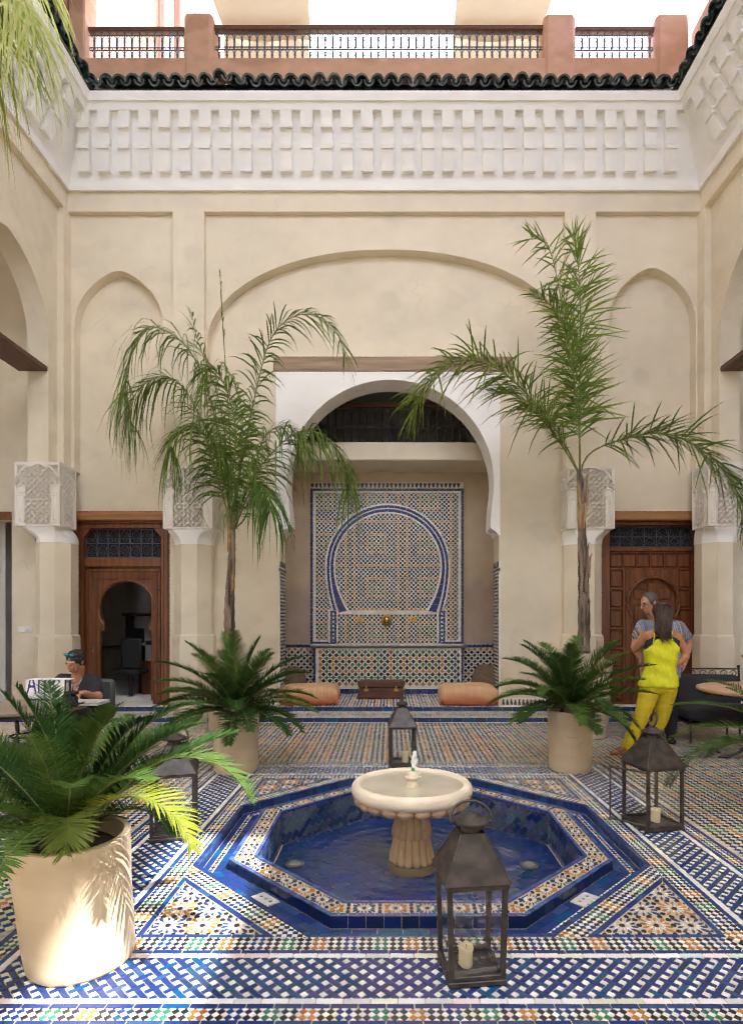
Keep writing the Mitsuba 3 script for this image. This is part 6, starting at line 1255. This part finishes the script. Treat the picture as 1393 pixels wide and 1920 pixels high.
# --- woman in yellow, from behind
Yw = 6.18; wo = thing('person', 'woman seen from behind in bright yellow top and trousers with long dark hair', 'person')
hc = W(1240, 1152, Yw - .01); Mh = hM(hc, math.pi - .35, -.12, 0, .94)
nk = W(1240, 1183, Yw + .02); ch = W(1240, 1212, Yw); wa = W(1237, 1250, Yw); hp = W(1234, 1284, Yw)
sl, sr = W(1214, 1191, Yw), W(1270, 1192, Yw + .03); el, er = W(1189, 1219, Yw + .12), W(1288, 1231, Yw + .02); wl, wr_ = W(1202, 1192, Yw + .34), W(1267, 1246, Yw - .05)
hl, hr_ = W(1219, 1292, Yw), W(1250, 1292, Yw); kl, kr2 = W(1202, 1347, Yw - .05), W(1240, 1347, Yw + .06); al_, ar_ = W(1176, 1401, Yw - .04), W(1219, 1399, Yw + .16); al_[2] = .085; ar_[2] = .085
torso = lambda g: [hull((W(1218, 1197, Yw), .048 + g), (W(1266, 1198, Yw + .02), .048 + g), (W(1222, 1222, Yw), (.07 + g, .085 + g, .05)), (W(1256, 1222, Yw), (.07 + g, .085 + g, .05))), hull((W(1222, 1222, Yw), (.06 + g, .085 + g, .05)), (W(1256, 1222, Yw), (.06 + g, .085 + g, .05)), (W(1224, 1252, Yw), (.06 + g, .085 + g, .04)), (W(1252, 1252, Yw), (.06 + g, .085 + g, .04))),
                   hull((W(1224, 1252, Yw), (.06 + g, .085 + g, .04)), (W(1252, 1252, Yw), (.06 + g, .085 + g, .04)), (W(1218, 1284, Yw), (.085 + g, .105 + g, .06)), (W(1251, 1284, Yw), (.085 + g, .105 + g, .06)))]
legs = lambda g: chain((hl, .095 + g), (kl, .062 + g), ((kl * .45 + al_ * .55), .055 + g), (al_, .043 + g)) + chain((hr_, .095 + g), (kr2, .062 + g), ((kr2 * .45 + ar_ * .55), .055 + g), (ar_, .043 + g))
body = torso(0) + legs(0) + chain((nk, .048), (hc - [0, 0, .05], .046)) + [hull((nk, .05), (sl, .045), (sr, .045))] + chain((sl, .048), (el, .036), (el * .5 + wl * .5, .032), (wl, .023)) + chain((sr, .048), (er, .037), (er * .5 + wr_ * .5, .032), (wr_, .023)) + hand(wl, wl - el, (0, -1, .2), .95, .35) + hand(wr_, wr_ - er + [0, .05, -.02], (.4, -1, .2), .95, .45, -1) + pose(Mh, head_parts(female=True))
for a, d in ((al_, (-.9, -.2)), (ar_, (-.55, .5))):
    d = np.array(d) / np.linalg.norm(d); f = lambda t, z: a + [d[0] * t, d[1] * t, z - a[2]]
    body += [hull((f(-.035, .05), (.032, .032, .035)), (f(.06, .045), (.036, .036, .032)), (f(.15, .026), (.036, .036, .02)))]
put(wo + '__body', MB().mesh(blend(body, .014, 10)), 'skin_tan', True)
top = blend(torso(.014)[0:3], .009, 14); v = np.array(top.vertices); zt = Z(1289, Yw)
v[:, 2] = np.maximum(v[:, 2], zt + .012 * np.sin(v[:, 0] * 22)); k = np.clip((Z(1262, Yw) - v[:, 2]) / .12, 0, 1)
v[:, :2] += (v[:, :2] - hp[:2]) * (.07 * k * (1 + .5 * np.sin(np.arctan2(v[:, 1] - hp[1], v[:, 0] - hp[0]) * 9 + v[:, 2] * 12)))[:, None]
sx_ = (v[:, 0] - X(1240, Yw)); cut = Z(1197, Yw) - 1.05 * np.clip(np.abs(sx_) - .075, 0, .3) ** 1.0 - .01
v[:, 1] += .006 * np.sin(v[:, 2] * 42 + 18 * v[:, 0]) * (v[:, 2] < cut)
f = np.array(top.faces); keep = (v[f][:, :, 2].max(1) < (cut[f].max(1) + .01)); put(wo + '__top', MB().add(v, f[keep]), 'yellow_top', True)
under = blend(torso(.003)[:1], .008, 12); v2 = np.array(under.vertices); f2 = np.array(under.faces); c2 = Z(1193, Yw) - .55 * np.clip(np.abs(v2[:, 0] - X(1240, Yw)) - .10, 0, .3) ** 1.0; put(wo + '__undershirt', MB().add(v2, f2[v2[f2][:, :, 2].max(1) < c2[f2].max(1)]), 'black_fabric', True)
for s, a in ((-1, (1224, 1203)), (1, (1262, 1203))):
    p0 = W(*a, Yw - .085); put(wo + '__strap', MB().tube([p0 + [0, -.008, -.015], W(a[0] + s * -3, 1192, Yw - .07), W(a[0] - s * 1, 1184, Yw - .02)], .0055, 6), 'yellow_top')
put(wo + '__trousers', MB().mesh(blend([hull((hl, (.098, .108, .07)), (hr_, (.098, .108, .07)), (W(1220, 1275, Yw), (.085, .105, .05)), (W(1250, 1275, Yw), (.085, .105, .05)))] + legs(.012), .015, 8)), 'yellow_trousers', True)
hair = [hull((hc + [0, -.0, .045], (.088, .102, .085)), (hc + [.01, -.035, -.02], (.092, .075, .08))), hull((hc + [.01, -.035, -.02], (.092, .075, .08)), (W(1243, 1183, Yw - .07), (.085, .05, .05))), hull((W(1243, 1183, Yw - .07), (.085, .05, .05)), (W(1247, 1194, Yw - .09), (.055, .03, .03)))]
hm = blend(hair, .014, 8); hv = np.array(hm.vertices); hv += np.array(hm.vertex_normals) * (.004 * np.sin(np.arctan2(hv[:, 1] - hc[1], hv[:, 0] - hc[0]) * 34))[:, None]; put(wo + '__hair', MB().add(hv, hm.faces), 'hair_brown', True)
hs_ = MB(); g = np.random.default_rng(9)
for k in range(130):
    a = g.uniform(-2.6, -.5); top_ = hc + np.array([.075 * math.cos(a) * g.uniform(.2, 1), -.02 + .09 * math.sin(a) * g.uniform(.6, 1), g.uniform(.06, .115)]); bx = g.normal(0, 1)
    mid = hc + [.01 + .088 * math.cos(a), -.035 + .082 * math.sin(a), -.03]; low = W(1243, 1180, Yw - .075) + [.07 * math.cos(a), .05 * math.sin(a), 0]; end = W(1249 + 4 * bx, 1197 + g.normal(0, 5), Yw - .10) + [.045 * math.cos(a), .028 * math.sin(a), 0]
    hs_.tube(spline([top_, mid, low, end], 12), np.linspace(.0045, .0012, 12), 4, cap=False)
put(wo + '__hair_strands', hs_, 'hair_brown', True, kind='stuff'); face_bits(wo, Mh)
for a, d in ((al_, (-.9, -.2)), (ar_, (-.55, .5))):
    d = np.array(d) / np.linalg.norm(d); f = lambda t, z: a + [d[0] * t, d[1] * t, z - a[2]]
    put(wo + '__sandal', MB().manifold(hull((f(-.04, .012), (.036, .036, .012)), (f(.155, .012), (.042, .042, .011)))).manifold(hull((f(.06, .055), (.042, .042, .026)), (f(.10, .042), (.042, .042, .028)))), 'sandal', 40)
    for k in range(3): put(wo + '__bead', MB().sphere(f(.055 + .03 * k, .078 - .012 * k), .012, sub=1), 'red_bead' if k == 1 else 'gold_dot')

# --- man in the striped shirt, facing her
Ym = 6.72; mn_ = thing('person', 'standing man with glasses and short grey hair in a striped short-sleeved shirt', 'person')
hc = W(1216, 1131, Ym - .06); Mh = hM(hc, -1.2, .24, 0, 1.0)
nk = W(1228, 1158, Ym); sl, sr = W(1205, 1173, Ym - .02), W(1272, 1175, Ym); el, er = W(1189, 1212, Ym - .10), W(1293, 1206, Ym + .02); wl, wr_ = W(1201, 1236, Ym - .24), W(1284, 1242, Ym - .02)
hl, hr_ = W(1222, 1270, Ym), W(1254, 1270, Ym); kl, kr2 = W(1210, 1335, Ym - .06), W(1256, 1332, Ym); al_, ar_ = W(1200, 1380, Ym - .06), W(1257, 1374, Ym + .05); al_[2] = .09; ar_[2] = .09
tor = lambda g: [hull((sl, .055 + g), (sr, .055 + g), (W(1214, 1205, Ym), (.085 + g, .115 + g, .06)), (W(1262, 1205, Ym), (.085 + g, .115 + g, .06))), hull((W(1214, 1205, Ym), (.085 + g, .115 + g, .06)), (W(1262, 1205, Ym), (.085 + g, .115 + g, .06)), (W(1218, 1268, Ym), (.08 + g, .125 + g, .06)), (W(1258, 1268, Ym), (.08 + g, .125 + g, .06)))]
lg = lambda g: chain((hl, .10 + g), (kl, .068 + g), (al_, .046 + g)) + chain((hr_, .10 + g), (kr2, .068 + g), (ar_, .046 + g))
put(mn_ + '__body', MB().mesh(blend(tor(-.006) + lg(0) + chain((nk - [0, 0, .05], .062), (hc - [-.02, 0, .05], .055)) + chain((sl, .056), (el, .044), (wl, .028)) + chain((sr, .056), (er, .044), (wr_, .028)) + hand(wl, wl - el, (0, -1, .3), 1.05, .3) + hand(wr_, wr_ - er, (1, -.4, 0), 1.05, .5, -1) + pose(Mh, head_parts(.004)), .014, 10)), 'skin', True)
put(mn_ + '__shirt', MB().mesh(blend(tor(.012) + chain((sl, .074), (sl * .42 + el * .58, .072)) + chain((sr, .074), (sr * .42 + er * .58, .072)) + [hull((nk - [.0, -.01, .035], .07), (sl * .6 + sr * .4, .05), (sr * .6 + sl * .4, .05))], .015, 8)), 'stripe_shirt', True)
put(mn_ + '__trousers', MB().mesh(blend([hull((hl, (.11, .125, .08)), (hr_, (.11, .125, .08)))] + lg(.016), .02, 6)), 'shirt_dark', True)
for a in (al_, ar_): put(mn_ + '__shoe', MB().manifold(hull((a + [.01, .05, -.05], (.04, .04, .04)), (a + [-.05, -.14, -.062], (.046, .046, .028)))), 'black_gloss', 40)
hh = m3.Manifold.batch_boolean([hull(((0, .026, .030), (.079, .092, .074)), ((0, .05, -.035), (.066, .058, .03))), hull(((0, -.09, -.02), (.12, .078, .16))), hull(((0, -.02, .125), (.052, .075, .055)))], m3.OpType.Subtract) if False else (hull(((0, .020, .036), (.079, .097, .089)), ((0, .05, -.035), (.066, .058, .03))) - hull(((0, -.092, -.03), (.12, .066, .150))) - hull(((0, -.085, .112), (.046, .048, .040))))
put(mn_ + '__hair', tousle(hh, Mh, .0025), 'hair_grey'); face_bits(mn_, Mh, True)
gl = MB()
for s in (-1, 1): a = np.linspace(0, 2 * math.pi, 17); gl.tube(np.c_[s * .033 + .023 * np.cos(a), -.101 + .012 * np.abs(s * .033 + .023 * np.cos(a)) , .000 + .015 * np.sin(a)], .0022, 5); gl.tube([[s * .056, -.098, .004], [s * .078, -.02, .010], [s * .080, .03, .004]], .0026, 5)
gl.tube([[-.010, -.103, .003], [.010, -.103, .003]], .002, 5); put(mn_ + '__glasses', gl.move(Mh), 'black_gloss')

# --- man seated at the left table
Ys = 6.20; ms = thing('person', 'seated man in a dark T-shirt with mirrored sunglasses pushed up on his head', 'person')
hc = W(141, 1241, Ys - .14); Mh = hM(hc, -.22, .36, .05, .97)
nk = W(146, 1266, Ys - .04); sl, sr = W(117, 1276, Ys), W(176, 1278, Ys); el, er = W(106, 1308, Ys - .18), W(184, 1309, Ys - .12); wl, wr_ = W(132, 1303, Ys - .48), W(156, 1299, Ys - .42); bt = W(146, 1331, Ys + .12)
tr = lambda g: [hull((sl, .060 + g), (sr, .060 + g), (W(128, 1300, Ys + .02), (.09 + g, .105 + g, .06)), (W(168, 1300, Ys + .02), (.09 + g, .105 + g, .06))), hull((W(128, 1300, Ys + .02), (.09 + g, .105 + g, .06)), (W(168, 1300, Ys + .02), (.09 + g, .105 + g, .06)), (bt + [-.08, 0, 0], (.09 + g, .12 + g, .08)), (bt + [.08, 0, 0], (.09 + g, .12 + g, .08)))]
kn_ = [bt + [-.12, -.44, .04], bt + [.14, -.44, .04]]; ft_ = [k * [1, 1, 0] + [0, .06, .09] for k in kn_]
lgs = lambda g: chain((bt + [-.09, -.02, -.02], .085 + g), (kn_[0], .062 + g), (ft_[0], .042 + g)) + chain((bt + [.09, -.02, -.02], .085 + g), (kn_[1], .062 + g), (ft_[1], .042 + g))
put(ms + '__body', MB().mesh(blend(tr(-.005) + lgs(0) + chain((nk - [0, 0, .05], .066), (nk, .06), (hc + [.01, .05, -.06], .055)) + chain((sl, .058), (el, .046), (wl, .029)) + chain((sr, .058), (er, .046), (wr_, .029)) + hand(wl, (.6, -.5, -.05), (0, -.2, 1), 1.0, .5) + hand(wr_, (-.8, -.4, -.1), (0, -.3, 1), 1.0, .55, -1) + pose(Mh, head_parts(.002)), .013, 10)), 'skin', True)
sh_ = blend(tr(.012) + chain((sl, .078), (sl * .4 + el * .6, .068)) + chain((sr, .078), (sr * .4 + er * .6, .068)) + [hull((nk - [.0, -.02, .035], .072), (sl * .6 + sr * .4, .055), (sr * .6 + sl * .4, .055))], .014, 8); v = np.array(sh_.vertices); f = np.array(sh_.faces)
nx = v[:, 0] - nk[0]; vn = (v[:, 1] < nk[1] + .03) & (np.abs(nx) < .075 * np.clip((v[:, 2] - (nk[2] - .24)) / .24, 0, 1)) & (v[:, 2] > nk[2] - .24); put(ms + '__shirt', MB().add(v, f[~vn[f].all(1)]), 'shirt_dark', True)
put(ms + '__trousers', MB().mesh(blend([hull((bt + [-.08, 0, -.02], (.105, .125, .08)), (bt + [.08, 0, -.02], (.105, .125, .08)))] + lgs(.014), .02, 6)), 'dark_fabric', True)
for q in ft_: put(ms + '__shoe', MB().manifold(hull((q + [0, .04, -.05], (.04, .04, .04)), (q + [0, -.15, -.06], (.045, .045, .03)))), 'black_gloss', 40)
hh = hull(((0, .022, .040), (.083, .099, .082)), ((0, .055, -.035), (.068, .058, .03))) - hull(((0, -.105, -.045), (.13, .082, .098)))
put(ms + '__hair', tousle(hh, Mh, .009), 'hair_black'); face_bits(ms, Mh, True)
sg_ = MB()
for s in (-1, 1): sg_.sphere((s * .034, -.060, .104), (.028, .014, .017))
put(ms + '__sunglasses', sg_.move(Mh), 'mirror_blue', True); put(ms + '__sunglasses_frame', MB().tube([[-.082, .01, .07], [-.066, -.050, .100], [-.01, -.068, .106], [.01, -.068, .106], [.066, -.050, .100], [.082, .01, .07]], .0042, 6).move(Mh), 'black_gloss')
a = np.linspace(-.2, math.pi + .2, 24); put(ms + '__necklace', MB().tube(np.c_[nk[0] + .062 * np.cos(a), nk[1] - .055 - .03 * np.sin(a), nk[2] - .045 - .05 * np.sin(a)], .0035, 5), 'office_plastic')
